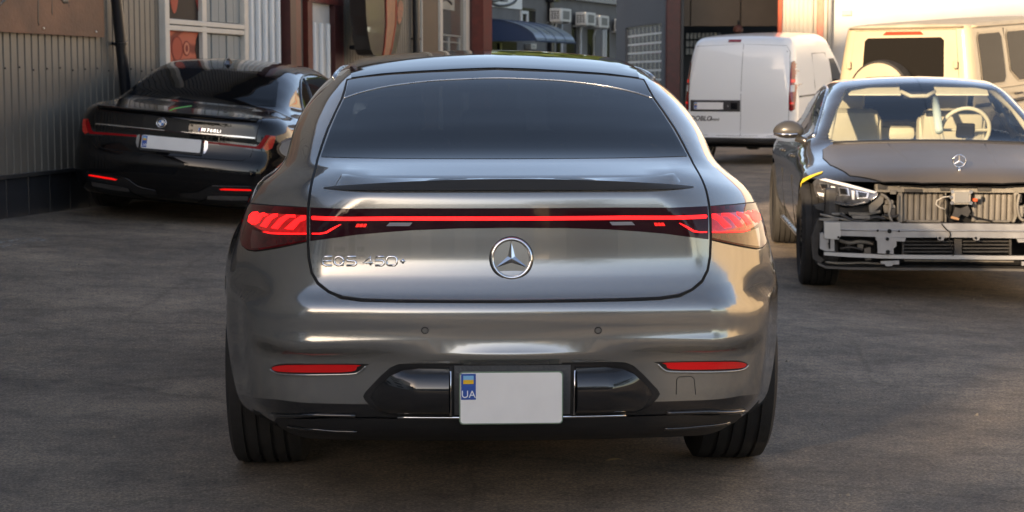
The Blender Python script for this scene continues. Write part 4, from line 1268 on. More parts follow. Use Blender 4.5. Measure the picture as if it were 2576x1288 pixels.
E_LOC, E_ROT = (0.003, 5.05, 0.0), (0, 0, math.radians(2.6))
EF = CarFrame(EQS, E_LOC, E_ROT)
eqs = thing('liftback_car', 'large grey metallic liftback filling the centre, its red light bar lit', 'car', E_LOC, E_ROT)

V, N, F = EQS.mesh(1.25, 4.3, .70)
AX_R, AX_F, TZ, TR = 1.02, 4.21, .362, .362
def arch_h(V, ay, r, zc=TZ, xin=.5):
    return np.where(np.abs(V[:, 0]) > xin, np.hypot(V[:, 1] - ay, V[:, 2] - zc) - r, 1.0)
for ay in (AX_R, AX_F):
    _, (V, N, F) = split(V, N, F, arch_h(V, ay, .392))
(Vl, Nl, Fl), (V, N, F) = split(V, N, F, V[:, 2] - (.372 - .135 * np.clip(V[:, 1] - .15, 0, .6)))
mk('lower_cladding', (Vl, Fl), M_LOWER, eqs, Nl)
side = [(1.32, 1.09), (1.5, 1.20), (1.85, 1.315), (2.3, 1.372), (2.8, 1.368), (3.2, 1.29), (3.5, 1.15), (3.72, 1.03), (3.3, 1.015), (2.5, 1.02), (1.8, 1.035), (1.42, 1.06)]
hs = np.maximum(poly_sd(V[:, 1], V[:, 2], side), .5 - np.abs(V[:, 0]))
(Vw, Nw, Fw), (V, N, F) = split(V, N, F, hs)
for sgn in (-1, 1):
    k = [t for t in Fw if Vw[t[0]][0] * sgn > 0]
    used, inv = np.unique(np.array(k), return_inverse=True)
    mk('side_window', (Vw[used], inv.reshape(-1, 3)), M_GLASSD, eqs, Nw[used])
glass_px = [(1287, 201.5), (1190, 203), (1080, 209), (980, 221.5), (910, 237), (866, 252), (851, 283), (833, 325), (818, 368), (808, 397.5), (900, 400.5), (1000, 402), (1287, 402.5)]
rg = sym(EF.xz(glass_px))
_, (V, N, F) = split(V, N, F, np.maximum(poly_sd(V[:, 0], V[:, 2], rg) + .012, V[:, 1] - 1.9))
wsp = [(-.55, 1.33), (0, 1.36), (.55, 1.33), (.68, 1.07), (-.68, 1.07)]
(Vw, Nw, Fw), (V, N, F) = split(V, N, F, np.maximum(poly_sd(V[:, 0], V[:, 2], wsp), 2.8 - V[:, 1]))
mk('windscreen', (Vw, Fw), clear_glass('eqs_windscreen', (.55, .58, .58)), eqs, Nw)
mk('body', (V, F), M_GREY, eqs, N)
M_CAB = mat('cabin_dark', (.03, .03, .032), .8)
mk('cabin_floor', box((0, 2.1, .55), (1.4, 3.2, .05)), M_CAB, eqs)
mk('load_cover', box((0, .95, 1.0), (1.15, .75, .015)), M_CAB, eqs)
mk('headliner', box((0, 2.25, 1.345), (1.0, .8, .02), .008), M_CAB, eqs)
mk('dashboard', box((0, 3.45, .92), (1.3, .4, .16), .05), M_CAB, eqs, smooth='auto')
for y_, n_ in ((1.62, 3), (2.55, 2)):
    for k_ in range(n_):
        x_ = (k_ - (n_ - 1) / 2) * (.40 if n_ == 3 else .78)
        st_ = mk('seat', box((x_, y_, .86), (.38 if n_ == 3 else .5, .16, .46), .07), mat('seat_grey', (.10, .10, .10), .6), eqs, smooth='auto')
        mk('headrest', box((x_, y_ - .02, 1.175 if n_ == 2 else 1.14), (.25, .09, .15), .04), mat('seat_grey', (.10, .10, .10), .6), st_, smooth='auto')
mk('inner_mirror', box((0, 3.0, 1.30), (.24, .03, .06), .02), M_CHROME, eqs, smooth='auto')
mk('underbody', box((0, 2.95, .26), (1.32, 4.0, .22), .02), M_UNDER, eqs)
for ay in (AX_R, AX_F):
    for s in (-1, 1):
        liner(eqs, s, .87, .52, .395, ay, TZ)
        wheel(eqs, (s * .792, ay, TZ), TR, .26, s, .265, M_BLACKG, 7)
# front end
pane('grille', EQS, [(-.5, .72), (.5, .72), (.42, .40), (-.42, .40)], .05, M_BLACKG, eqs, 'front', .004)
pane('headlight', EQS, [(.55, .70), (.82, .74), (.84, .66), (.6, .62)], .03, M_SATIN, eqs, 'front', .004, both=True)

# --- tailgate: seam, panel, glass
seam_px = [(1287, 178), (1190, 180.5), (1080, 184.5), (980, 190.5), (910, 197.5), (874, 203), (868, 228), (861, 250), (845, 283), (826, 325), (811, 368), (800, 404), (790, 445), (782, 485), (778, 522), (777, 560), (777, 610), (779, 650), (786, 685),
           (801, 712), (828, 734), (862, 748), (910, 755.5), (1000, 758), (1287, 759.5)]
lid = sym(EF.xz(seam_px))
mk('tailgate_seam', strip_on(EQS, resample(grow(lid, .0015), .015) + [grow(lid, .0015)[0]], .0048, off=.0012), M_SEAM, eqs, smooth=True)
(Vt, Ft), Nt = patch(EQS, grow(lid, -.0035), .013, 'rear', .0035, .006)
Vt, Nt = np.array(Vt), np.array(Nt)
Ft = np.array([t for f in Ft for t in ([f] if len(f) == 3 else [(f[0], f[1], f[2]), (f[0], f[2], f[3])])])
_, (Vt, Nt, Ft) = split(Vt, Nt, Ft, poly_sd(Vt[:, 0], Vt[:, 2], rg) + .008)
tg = mk('tailgate', (Vt, Ft), M_GREY, eqs, Nt)
pane('rear_window', EQS, rg, .02, clear_glass('privacy_glass', (.085, .10, .11), .50), tg, 'rear', .0052, 0)
garn = EF.xz([(1287, 180), (1190, 182.5), (1080, 186.5), (980, 192.5), (910, 199.5), (877, 205), (872, 228), (867, 249)]) + EF.xz([(910, 234), (980, 218.5), (1080, 206), (1190, 200), (1287, 198.8)])
pane('window_spoiler', EQS, sym(garn), .02, M_ROOFGL, tg, 'rear', .0056, .004)
edge = [q for q in EF.xz([(1287, 200.2), (1190, 201.5), (1080, 207.5), (980, 220), (910, 235.5), (866, 250.5)])]
edge[0] = (0, edge[0][1])
edge = smooth_line(edge[::-1] + [(-x, z) for x, z in edge[1:]], 4)
mk('window_trim', strip_on(EQS, edge, .003, off=.006), M_SATIN, tg, smooth=True)
# black glass roof panel and roof rails
def topline(uv): return [(p[0], p[1]) for p in EF.loc(uv)]
rp = EF.loc([(1250, 172), (1100, 178), (960, 187), (884, 197)])
rpl = [(-max(abs(p[0]), 0), p[1]) for p in rp]
rpl[0] = (0, rpl[0][1])
roof_l = rpl + [(-.575, 2.2), (-.57, 2.9), (-.52, 3.2), (0, 3.26)]
pane('glass_roof', EQS, roof_l + [(-x, y) for x, y in reversed(roof_l[1:-1])], .05, M_ROOFGL, eqs, 'top', .004, .006)
for s in (-1, 1):
    mk('roof_rail', strip_on(EQS, [(s * (.60 - .012 * k / 10), 1.55 + 1.5 * k / 10) for k in range(11)], .006, 'top', off=.004), M_SATIN, eqs, smooth=True)

# --- spoiler lip
xs = np.linspace(-.56, .56, 65); rows = []
for x in xs:
    H = .0275 * max(0.0, 1 - (abs(x) / .565) ** 1.9) ** .8 + .0045
    e = min(1.0, H / .02); p_ = .011 * e + .0065
    zo = .9995 - .004 * x * x
    P, _ = EQS.cast([(x, -1, zo), (x, -1, zo + .5 * H), (x, -1, zo + H), (x, -1, zo + H + .004)], [(0, 1, 0)] * 4, 2, 60)
    y0 = P[0][1]; y1 = min(P[1][1], y0 + .015); y2 = min(P[2][1], y0 + .03)
    deck = lambda q: float(E_T(q)) - float(EQS.crown(q)) * x * x + .0045
    yt = y2 + .02
    y3 = P[3][1]
    tail = [(x, yt, max(zo + H * .98, deck(yt) - .003)), (x, yt + .05, deck(yt + .05) - .004)]
    if y3 - y0 < .03: tail = [(x, y3 + .003, zo + H + .004), (x, y3 + .006, zo + H + .004)]
    rows.append([(x, y0 + .006, zo - .002), (x, y0 - p_ * .8, zo + .0005), (x, y1 - p_, zo + .5 * H), (x, y2 - p_ * .9, zo + H)] + tail)
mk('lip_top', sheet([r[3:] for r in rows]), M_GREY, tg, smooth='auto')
mk('spoiler_lip', sheet([r[:4] for r in rows]), mat('lip_ground_reflection', (.034, .032, .029), .4, spec=.3), tg, smooth='auto')  # rear face darkened to hold the ground mirrored in it

# --- light bar and tail lamps
def E(*uv): return EF.xz(list(uv))
bar = sym(E((1287, 523.8), (1000, 523.8), (783.5, 523.8), (783.5, 606), (840, 598.5), (898, 590.5), (970, 584), (1040, 578.8), (1150, 574.5), (1287, 573)))
lb = pane('light_bar', EQS, bar, .02, mat('light_bar_lens', (.030, .006, .010), .06, coat=.35, spec=.2), tg, 'rear', .0062, .004)
pane('glow_strip', EQS, sym(E((1287, 544.8), (1000, 544.8), (789, 545), (786, 549), (789, 554), (1000, 554.3), (1287, 554.3))), .02, M_REDGLOW, lb, 'rear', .0075, .001)
def zz(x, y): return (.7156 * (800 + x / 4.954), .7156 * (640 + y / 4.954))
def both(name, px, m, par_l, par_r, off, step=.012, skirt=.001):
    vf, nn = patch(EQS, EF.xz(px), step, 'rear', off, skirt)
    mk(name, vf, m, par_l, nn)
    v2, n2 = mirx(vf, nn); mk(name, v2, m, par_r, n2)
both('glow_line', [zz(1490, 890), zz(1620, 890), zz(1720, 868), zz(1820, 806), zz(1960, 735), zz(1990, 735), zz(1830, 838), zz(1735, 895), zz(1625, 912), zz(1490, 912)], M_REDGLOW, lb, lb, .0075, .01)
both('reverse_lamp', [(972.5, 568.5), (981, 559.8), (1038, 559.8), (1031, 568.5)], mat('bar_reverse_lens', (.26, .25, .27), .3), lb, lb, .0075, .01)
for k in range(3):
    both('led_dot', [(895 + k * 9, 571), (899 + k * 9, 563), (906 + k * 9, 563), (903 + k * 9, 571)], M_REDDIM, lb, lb, .0075, .01)
lamp_px = [(774.5, 523), (735, 521.8), (700, 520), (665, 517), (632, 513.5), (618, 530), (611, 550), (606, 575), (605, 600), (611, 617), (624, 627), (643, 630), (694, 622.5), (740, 613.5), (774.5, 606.5)]
lp = EF.xz(lamp_px)
lamps = []
vf, nn = patch(EQS, grow(lp, .004), .015, 'rear', .0006, 0)
mk('lamp_seam', vf, M_SEAM, eqs, nn); v2, n2 = mirx(vf, nn); mk('lamp_seam', v2, M_SEAM, eqs, n2)
vf, nn = patch(EQS, lp, .012, 'rear', .003, .004)
M_LAMP = mat('lamp_lens', (.10, .004, .006), .04, coat=.28, spec=.15, vary=.5, vscale=26)
lamps.append(mk('tail_lamp', vf, M_LAMP, eqs, nn)); v2, n2 = mirx(vf, nn); lamps.append(mk('tail_lamp', v2, M_LAMP, eqs, n2))
both('lamp_glow', [zz(*q) for q in [(390, 600), (470, 525), (900, 560), (1385, 580), (1385, 905), (760, 905), (520, 800), (385, 700)]], mat('lamp_glow_red', (.30, .008, .01), .08, coat=1.0, emit=(1.0, .012, .015), es=.10, vary=.6, vscale=60), lamps[0], lamps[1], .0038, .012)
blades = [[(1020, 820), (1150, 825), (1270, 690), (1370, 650), (1370, 595), (1310, 600), (1190, 670)],
          [(785, 805), (880, 815), (1000, 680), (1090, 612), (1200, 612), (1190, 588), (1050, 588), (930, 650)],
          [(600, 770), (690, 785), (780, 650), (880, 595), (890, 568), (800, 578), (700, 640)],
          [(500, 745), (560, 700), (620, 600), (720, 575), (650, 548), (580, 570), (525, 650)],
          [(385, 690), (450, 735), (500, 700), (555, 590), (540, 535), (460, 540), (400, 600)]]
for b in blades:
    both('lamp_blade', grow([zz(*q) for q in b], 1.6), M_REDGLOW, lamps[0], lamps[1], .0046, .008)
both('lamp_line', [zz(*q) for q in [(700, 870), (760, 880), (1080, 890), (1385, 890), (1385, 914), (1080, 917), (760, 904), (620, 870)]], M_REDGLOW, lamps[0], lamps[1], .0046, .008)
both('lamp_reflector', [zz(*q) for q in [(450, 830), (760, 910), (1100, 925), (1385, 925), (1385, 1000), (1100, 1060), (700, 1130), (430, 1160), (420, 1000)]],
     mat('lamp_reflector_red', (.09, .006, .008), .12, coat=1.0, vary=.8, vscale=40), lamps[0], lamps[1], .0040, .012)

# --- star emblem and lettering on the tailgate
p0, A, B = frame_at(EQS, 0, EF.xz([(1287, 650)])[0][1], 'rear', .006)
nn_ = A.cross(B)
em = mk('round_emblem', prism([(.057 * math.cos(2 * math.pi * k / 40), .057 * math.sin(2 * math.pi * k / 40)) for k in range(40)], .006, (p0, A, B)), mat('emblem_back', (.30, .30, .29), .18, .9), tg, smooth='auto')
mk('emblem_ring', tube([p0 + A * .0575 * math.cos(2 * math.pi * k / 48) + B * .0575 * math.sin(2 * math.pi * k / 48) + nn_ * .003 for k in range(48)], .0055, 8, True), M_CHROME, em, smooth=True)
mk('emblem_shadow_ring', tube([p0 + A * .062 * math.cos(2 * math.pi * k / 48) + B * .062 * math.sin(2 * math.pi * k / 48) for k in range(48)], .004, 6, True), M_BLACKG, em, smooth=True)
sv, sf = [], []
for k in range(3):
    a = math.pi / 2 + k * 2 * math.pi / 3
    tip = p0 + (A * math.cos(a) + B * math.sin(a)) * .055 + nn_ * .003
    l = p0 + (A * math.cos(a + math.pi / 3) + B * math.sin(a + math.pi / 3)) * .0125 + nn_ * .002
    r = p0 + (A * math.cos(a - math.pi / 3) + B * math.sin(a - math.pi / 3)) * .0125 + nn_ * .002
    c = p0 + nn_ * .012
    i = len(sv); sv += [tuple(tip), tuple(l), tuple(c), tuple(r)]; sf += [(i, i + 1, i + 2), (i, i + 2, i + 3)]
mk('emblem_star', (sv, sf), M_CHROME, em)
GL = {'E': [[(1, 1), (.3, 1), (.08, .85), (0, .5), (.08, .15), (.3, 0), (1, 0)], [(0, .5), (.92, .5)]],
      'Q': [[(.5 + .5 * math.cos(t * math.pi / 8), .5 + .5 * math.sin(t * math.pi / 8)) for t in range(17)], [(.62, .3), (1, -.02)]],
      'S': [[(1, 1), (.18, 1), (.02, .88), (.02, .64), (.16, .52), (.84, .48), (.98, .36), (.98, .12), (.82, 0), (0, 0)]],
      '4': [[(.78, 0), (.78, 1), (0, .28), (1, .28)]],
      '5': [[(1, 1), (.08, 1), (.04, .56), (.8, .56), (.98, .42), (.98, .14), (.8, 0), (0, 0)]],
      '0': [[(.2, 0), (.8, 0), (1, .2), (1, .8), (.8, 1), (.2, 1), (0, .8), (0, .2), (.2, 0)]],
      '+': [[(0, .5), (1, .5)], [(.5, .02), (.5, .98)]]}
for ch, x0, x1 in (('E', 893, 983), ('Q', 998, 1082), ('S', 1108, 1194), ('4', 1257, 1340), ('5', 1362, 1440), ('0', 1464, 1553), ('+', 1585, 1630)):
    ya, yb = (715, 637) if ch != '+' else (700, 655)
    (xa, za), (xb, zb_) = EF.xz([(.7156 * (780 + x0 / 2.525), .7156 * (650 + ya / 2.525)), (.7156 * (780 + x1 / 2.525), .7156 * (650 + yb / 2.525))])
    p, A, B = frame_at(EQS, (xa + xb) / 2, (za + zb_) / 2, 'rear', .0045)
    w, h = xb - xa, zb_ - za
    mk('badge_letter', strokes([[((a - .5) * w, (b - .5) * h) for a, b in g] for g in GL[ch]], .0034, (p, A, B), 8, 1.0), mat('badge_chrome', (.90, .91, .92), .12, 1.0), tg, smooth=True)

# --- bumper details
def z3(x, y): return (.7156 * (780 + x / 2.147), .7156 * (1100 + y / 2.147))
def eb(name, px, m, off, step=.012, skirt=.003, par=None):
    vf, nn = patch(EQS, EF.xz(px) if px and px[0][0] > 5 else px, step, 'rear', off, skirt)
    a = mk(name, vf, m, par or eqs, nn); v2, n2 = mirx(vf, nn); b = mk(name, v2, m, par or eqs, n2)
    return a, b
for u in (1069, 1504.5):
    (x, z), = EF.xz([(u, 831)])
    p, A, B = frame_at(EQS, x, z, 'rear', .001)
    n = A.cross(B)
    o = mk('parking_sensor', prism([(.0085 * math.cos(k * math.pi / 10), .0085 * math.sin(k * math.pi / 10)) for k in range(20)], .004, (p, A, B)), M_GREY, eqs)
    mk('sensor_ring', tube([p + A * .0096 * math.cos(k * math.pi / 10) + B * .0096 * math.sin(k * math.pi / 10) for k in range(20)], .0014, 6, True), M_SEAM, o)
# fog reflectors in their grooves
grv = eb('reflector_groove', smooth_line([z3(*q) for q in [(368, 420), (420, 390), (560, 383), (1075, 385), (1085, 398), (1040, 440), (960, 460), (600, 465), (420, 455)]], 3, True), M_SEAM, .001, .012, 0)
ref = eb('fog_reflector', smooth_line([z3(*q) for q in [(388, 415), (430, 398), (560, 391), (1015, 391), (1018, 405), (980, 440), (700, 447), (440, 440)]], 3, True), M_REDLENS, .005, .012, .004)  # lens emission stands in for light the reflector throws back
l_ = [EF.xz([z3(*q)])[0] for q in [(368, 425), (420, 456), (600, 468), (960, 463), (1040, 444), (1085, 402)]]
l_ = smooth_line(l_, 5)
for s in (1, -1):
    mk('reflector_trim', strip_on(EQS, [(s * x, z) for x, z in l_], .0045, off=.001), M_GREY, eqs, smooth=True)
# dark recess with two pods and the plate bay
rec = [(1287, 917), (1120, 917), (1030, 917.5), (1003, 919), (984, 927), (960, 948), (937, 972), (922, 988), (917, 997), (922, 1006), (942, 1025), (965, 1037), (985, 1041), (1100, 1043), (1287, 1043)]
rec2 = sym(EF.xz(rec))
pane('recess_lip', EQS, grow(rec2, .004), .02, M_SEAM, eqs, 'rear', .001, 0)
pane('plate_recess', EQS, rec2, .016, mat('recess_dark', (.02, .02, .021), .25, coat=.5), eqs, 'rear', .002, .002)
pod = EF.xz([(1131, 924), (1060, 924), (1015, 927), (985, 940), (955, 968), (938, 986), (932, 997), (942, 1010), (962, 1027), (980, 1034), (1060, 1037), (1131, 1037)])
zc = (pod[0][1] + pod[-1][1]) / 2; zh = (pod[0][1] - pod[-1][1]) / 2
def bulge(a, b):
    t = np.clip((b - zc) / zh, -1, 1)
    x = np.abs(a)
    return .004 + .055 * np.sqrt(np.clip(1 - t * t, 0, 1)) * np.clip((.405 - x) / .12, 0, 1) ** .6 * np.clip((x - .17) / .01, 0.25, 1)
eb('bumper_pod', pod, M_BLACKG, bulge, .009, .004)
(bxl, bz0), (bxr, bz1) = EF.xz([(1143, 919)])[0], EF.xz([(1143, 1042)])[0]
pane('plate_bay', EQS, [(bxl, bz0), (-bxl, bz0), (-bxl, bz1), (bxl, bz1)], .03, mat('plate_bay_plastic', (.09, .095, .10), .4, bump=.25, bscale=120), eqs, 'rear', .004, .002)
for s in (-1, 1):
    x0 = s * abs(EF.xz([(1134, 925)])[0][0])
    mk('bay_trim', strip_on(EQS, [(x0, bz0 - .012), (x0, bz1 + .006)], .0035, off=.02), M_CHROME, eqs, smooth=True)
cx0 = abs(EF.xz([(1000, 1049)])[0][0]); cz = EF.xz([(1000, 1048.5)])[0][1]
mk('chrome_strip', strip_on(EQS, [(-cx0 + 2 * cx0 * k / 24, cz) for k in range(25)], .0042, off=.003), M_CHROME, eqs, smooth=True)
# lower black valance and slits
val = sym(EF.xz([(1287, 1052), (1000, 1052), (850, 1050), (700, 1046), (692, 1056), (715, 1078), (770, 1100), (860, 1116), (1000, 1124), (1287, 1127)]))
pane('valance', EQS, val, .025, M_BLACK, eqs, 'rear', .003, .004)
sl = EF.xz([z3(*q) for q in [(372, 765), (650, 768), (800, 768), (1010, 772)]])
sl2 = EF.xz([z3(*q) for q in [(505, 850), (700, 872), (850, 884), (1020, 888)]])
for s in (-1, 1):
    mk('valance_rib', strip_on(EQS, [(s * abs(x), z) for x, z in smooth_line(sl, 4)], .006, off=.004), M_BLACKG, eqs, smooth=True)
    mk('valance_rib', strip_on(EQS, [(s * abs(x), z) for x, z in smooth_line(sl2, 4)], .005, off=.004), M_BLACKG, eqs, smooth=True)
# tow cover (right side only)
tc = EF.loc([(1701, 992), (1702, 955), (1708, 948), (1738, 946), (1746, 953), (1750, 992)])
mk('tow_cover_seam', strip_on(EQS, [(p[0], p[2]) for p in tc], .0012, off=.0004, n=5), M_SEAM, eqs)
# plate
pu0, pu1 = (1287, 933), (1287, 1069)
pz = EF.xz([(1287, 940)])[0][1]
p = EF.I @ at_y(1286, 1001, 5.045)
mk('plate_holder', box((p.x, p.y + .02, p.z), (.24, .04, .11), .006), M_BLACK, eqs)
PW = 265 / FP * 5.045; PH = 136 / FP * 5.06
plate(eqs, PW, PH, p, (1, 0, 0), (0, -.02, 1), 'us')
# door mirrors
for s in (-1, 1):
    bm = bmesh.new(); bmesh.ops.create_uvsphere(bm, u_segments=22, v_segments=14, radius=1)
    cx_, cz_ = s * .865, 1.0
    for v in bm.verts:
        x, y, z = v.co
        v.co = (x * .105 + cx_, (y * .09 if y > 0 else y * .02) + 3.28, z * (.058 if z < 0 else .056) + cz_)
    m = mk('door_mirror', ([tuple(v.co) for v in bm.verts], [tuple(v.index for v in f.verts) for f in bm.faces]), M_BLACKG, eqs, smooth=True); bm.free()
    gl_ = [(.088 * math.cos(k * math.pi / 14), .046 * math.sin(k * math.pi / 14)) for k in range(28)]
    mk('mirror_glass', prism(gl_, .004, ((cx_, 3.252, cz_), (1, 0, 0), (0, 0, 1))), M_CHROME, m)
    mk('mirror_arm', tube([(s * .74, 3.32, .95), (s * .84, 3.28, .965)], [.03, .02], 8), M_BLACKG, m, smooth=True)
# ================================================================ black sedan on the left
M_BPAINT = mat('black_paint_gloss', (.003, .003, .0035), .2, 0, coat=.9, coat_r=.008, spec=.05)
B_R = PC([(.10, .30), (.18, .14), (.24, .06), (.34, .015), (.42, .0), (.50, .0), (.56, .008), (.60, .03), (.66, .055), (.74, .070), (.80, .075), (.88, .085), (.93, .090), (.955, .098), (1.0, .12)])
B_T = PC([(-.1, .90), (.09, .940), (.14, .955), (.3, .985), (.6, 1.02), (.78, 1.045), (1.0, 1.14), (1.3, 1.262), (1.6, 1.36), (1.9, 1.415), (2.3, 1.44), (2.8, 1.44), (3.3, 1.38), (3.8, 1.15), (4.1, 1.0), (4.6, .92), (5.1, .78), (5.3, .6)])
B_W = SEC([(y_, [(z_, w_ * 1.045) for z_, w_ in c_]) for y_, c_ in [(0, [(.15, .78), (.3, .86), (.5, .885), (.7, .88), (.82, .865), (.9, .83), (.96, .78), (1.0, .74), (1.2, .6), (1.45, .5)]),
           (.5, [(.15, .80), (.3, .90), (.5, .925), (.7, .92), (.82, .905), (.9, .87), (.96, .82), (1.0, .775), (1.06, .70), (1.45, .5)]),
           (1.1, [(.15, .86), (.3, .925), (.5, .945), (.7, .94), (.82, .92), (.9, .89), (.96, .835), (1.0, .775), (1.06, .725), (1.2, .67), (1.4, .57)]),
           (1.8, [(.15, .86), (.3, .925), (.5, .94), (.7, .94), (.82, .925), (.9, .895), (.96, .845), (1.0, .79), (1.06, .76), (1.2, .70), (1.4, .60)]),
           (3.2, [(.15, .86), (.3, .925), (.5, .94), (.7, .945), (.82, .93), (.9, .90), (.96, .86), (1.0, .80), (1.06, .77), (1.2, .71), (1.4, .60)]),
           (4.6, [(.15, .84), (.3, .90), (.5, .93), (.7, .92), (.82, .88), (.9, .82), (1.4, .5)])]])
B_F = PC([(.15, 5.0), (.5, 5.25), (.75, 5.22), (.85, 5.1), (1.4, 4.3)])
BMW = Body(B_R, B_T, B_W, B_F, 5.25, crown=PC([(0, .02), (.5, .03), (.8, .05), (1.6, .09), (2.4, .11), (4, .07), (5.2, .05)]), zb=PC([(0, .19), (1, .2), (5.2, .2)]),
           rc=PC([(.2, .16), (.5, .22), (.9, .20), (1.1, .25)]), rt=PC([(0, .02), (.5, .05), (1.0, .10), (2, .12), (3.6, .08), (4.6, .1)]), bow=(.10, .06))
B_LOC = (-2.98, 14.95, .085); B_ROT = (0, math.radians(4.9), math.radians(-5.5))
BF = CarFrame(BMW, B_LOC, B_ROT)
bmw = thing('sedan', 'glossy black sedan parked tail first beside the corrugated wall', 'car', B_LOC, B_ROT)
V, N, F = BMW.mesh(1.5, 4.3, .68, 48, 50, 90)
for ay in (1.13, 4.34):
    _, (V, N, F) = split(V, N, F, arch_h(V, ay, .385, .35))
bside = [(1.55, 1.02), (1.58, 1.10), (1.68, 1.20), (1.90, 1.29), (2.3, 1.345), (2.9, 1.34), (3.3, 1.27), (3.7, 1.09), (3.85, 1.0), (3.2, .985), (2.2, .99), (1.7, .995)]
hs = np.maximum(poly_sd(V[:, 1], V[:, 2], bside), .45 - np.abs(V[:, 0]))
(Vw, Nw, Fw), (V, N, F) = split(V, N, F, hs)
for sgn in (-1, 1):
    k = [t for t in Fw if Vw[t[0]][0] * sgn > 0]
    used, inv = np.unique(np.array(k), return_inverse=True)
    sw = mk('side_window', (Vw[used], inv.reshape(-1, 3)), M_GLASSD, bmw, Nw[used])
    mk('window_trim', strip_on(BMW, smooth_line(bside + bside[:1], 4), .011, 'right' if sgn > 0 else 'left', off=.004), mat('trim_dark_chrome', (.30, .29, .28), .15, 1.0), sw, smooth=True)
    mk('window_divider', strip_on(BMW, [(2.02 + .05 * k, 1.0 + .31 * k / 1.0) for k in (0, .25, .5, .75, 1)], .012, 'right' if sgn > 0 else 'left', off=.002), M_BLACKG, sw, smooth=True)
mk('body', (V, F), M_BPAINT, bmw, N)
mk('underbody', box((0, 2.65, .26), (1.35, 4.6, .2), .02), M_UNDER, bmw)
for ay in (1.13, 4.34):
    for s in (-1, 1):
        liner(bmw, s, .92, .52, .388, ay, .35)
        wheel(bmw, (s * .835, ay, .35), .35, .27, s, .26, M_BLACKG, 7)
pane('windscreen', BMW, [(-.52, 1.34), (.52, 1.34), (.68, 1.06), (-.68, 1.06)], .06, M_GLASSD, bmw, 'front', .003)
pane('headlight', BMW, [(.5, .74), (.82, .78), (.84, .70), (.55, .66)], .04, M_SATIN, bmw, 'front', .004, both=True)
pane('grille', BMW, [(-.4, .75), (.4, .75), (.36, .42), (-.36, .42)], .05, M_BLACKG, bmw, 'front', .004)
def zb_(x, y): return (178.9 + .21116 * x, 271.9 + .21116 * y)
def bp(name, px, m, off=.004, step=.02, skirt=.005, par=None, raw=None):
    return pane(name, BMW, raw or BF.xz([zb_(*q) for q in px]), step, m, par or bmw, 'rear', off, skirt)
def bsym(name, px, m, off=.004, step=.02, skirt=.005, par=None):
    """measured on the right half, mirrored to the left"""
    q = BF.xz([zb_(*w) for w in px])
    vf, nn = patch(BMW, q, step, 'rear', off, skirt)
    a = mk(name, vf, m, par or bmw, nn); v2, n2 = mirx(vf, nn); return a, mk(name, v2, m, par or bmw, n2)
# boot lid
lid_b = [(0, 1.045), (.40, 1.043), (.62, 1.03), (.70, 1.0), (.725, .95), (.715, .88), (.700, .72), (.675, .64), (.62, .605), (.4, .597), (0, .595)]
lidp = [(-x, z) for x, z in lid_b] + [(x, z) for x, z in reversed(lid_b[1:-1])]
pane('boot_seam', BMW, grow(lidp, .005), .02, M_SEAM, bmw, 'rear', .0006, 0)
bl = pane('boot_lid', BMW, lidp, .02, M_BPAINT, bmw, 'rear', .003, .005)
gb_ = [(0, 1.335), (.35, 1.325), (.52, 1.30), (.585, 1.265), (.64, 1.16), (.685, 1.06), (.4, 1.052), (0, 1.05)]
pane('rear_window', BMW, [(-x, z) for x, z in gb_] + [(x, z) for x, z in reversed(gb_[1:-1])], .03, M_GLASSD, bmw, 'rear', .003, .004)
# spoiler edge
rows = []
for x in np.linspace(-.70, .70, 41):
    P, _ = BMW.cast([(x, -1, .930)], [(0, 1, 0)], 2, 60); y = P[0][1]; e = 1 - (abs(x) / .72) ** 8
    zt = float(B_T(y + .10)) - float(BMW.crown(y + .1)) * x * x
    rows.append([(x, y + .01, .926), (x, y - .022 * e, .945), (x, y - .026 * e, .957), (x, y - .012 * e, .966), (x, y + .10, zt + .004)])
mk('boot_spoiler', sheet(rows), M_BPAINT, bl, smooth='auto')
# lamps: slim red line turning up at the corner
M_SLIM = mat('slim_red_lens', (.20, .006, .009), .3, spec=.12, emit=(1, .02, .02), es=.008)
bsym('lamp_glass', [(1560, 372), (1600, 366), (1990, 404), (2200, 428), (2250, 415), (2270, 380), (2320, 318), (2435, 335), (2430, 380), (2400, 470), (2330, 520), (2230, 510), (1950, 470), (1570, 425)], M_BLACKG, .003)
a_, b_ = bsym('tail_lamp', [(1562, 392), (1960, 432), (2200, 458), (2235, 440), (2270, 385), (2318, 322), (2370, 326), (2330, 390), (2290, 460), (2250, 492), (1960, 456), (1565, 415)], M_SLIM, .0055, .012)
bsym('lamp_corner', [(2375, 328), (2432, 338), (2420, 400), (2390, 480), (2330, 505), (2280, 480), (2330, 410)], mat('corner_red', (.34, .025, .02), .15, coat=.3, emit=(1, .05, .03), es=.02), .0052, .012)
bsym('chrome_bar', [(1310, 278), (1600, 302), (2000, 332), (2190, 350), (2190, 365), (2000, 348), (1560, 315), (1320, 292)], mat('bar_chrome', (.5, .5, .5), .12, 1.0), .006, .012)
bl_line = BF.xz([zb_(1310, 262), zb_(1075, 240)])
mk('red_line', strip_on(BMW, [(-.42 + .84 * k / 16, BF.xz([zb_(1000, 262)])[0][1]) for k in range(17)], .004, off=.004), M_REDDARK, bl, smooth=True)
bsym('fog_reflector', [(1765, 964), (1830, 957), (2140, 968), (2148, 984), (1900, 980), (1785, 975)], mat('fog_red_glow', (.45, .008, .008), .15, coat=1, emit=(1, .01, .012), es=.28), .006, .012)  # no lamp: returned light put in as emission
bsym('bumper_blade', [(1500, 1000), (1640, 935), (1800, 930), (2180, 935), (2240, 960), (2200, 1030), (1640, 1035), (1560, 1090), (1300, 1060), (1300, 1010)], mat('blade_dark', (.010, .010, .011), .2, coat=.8), .003)
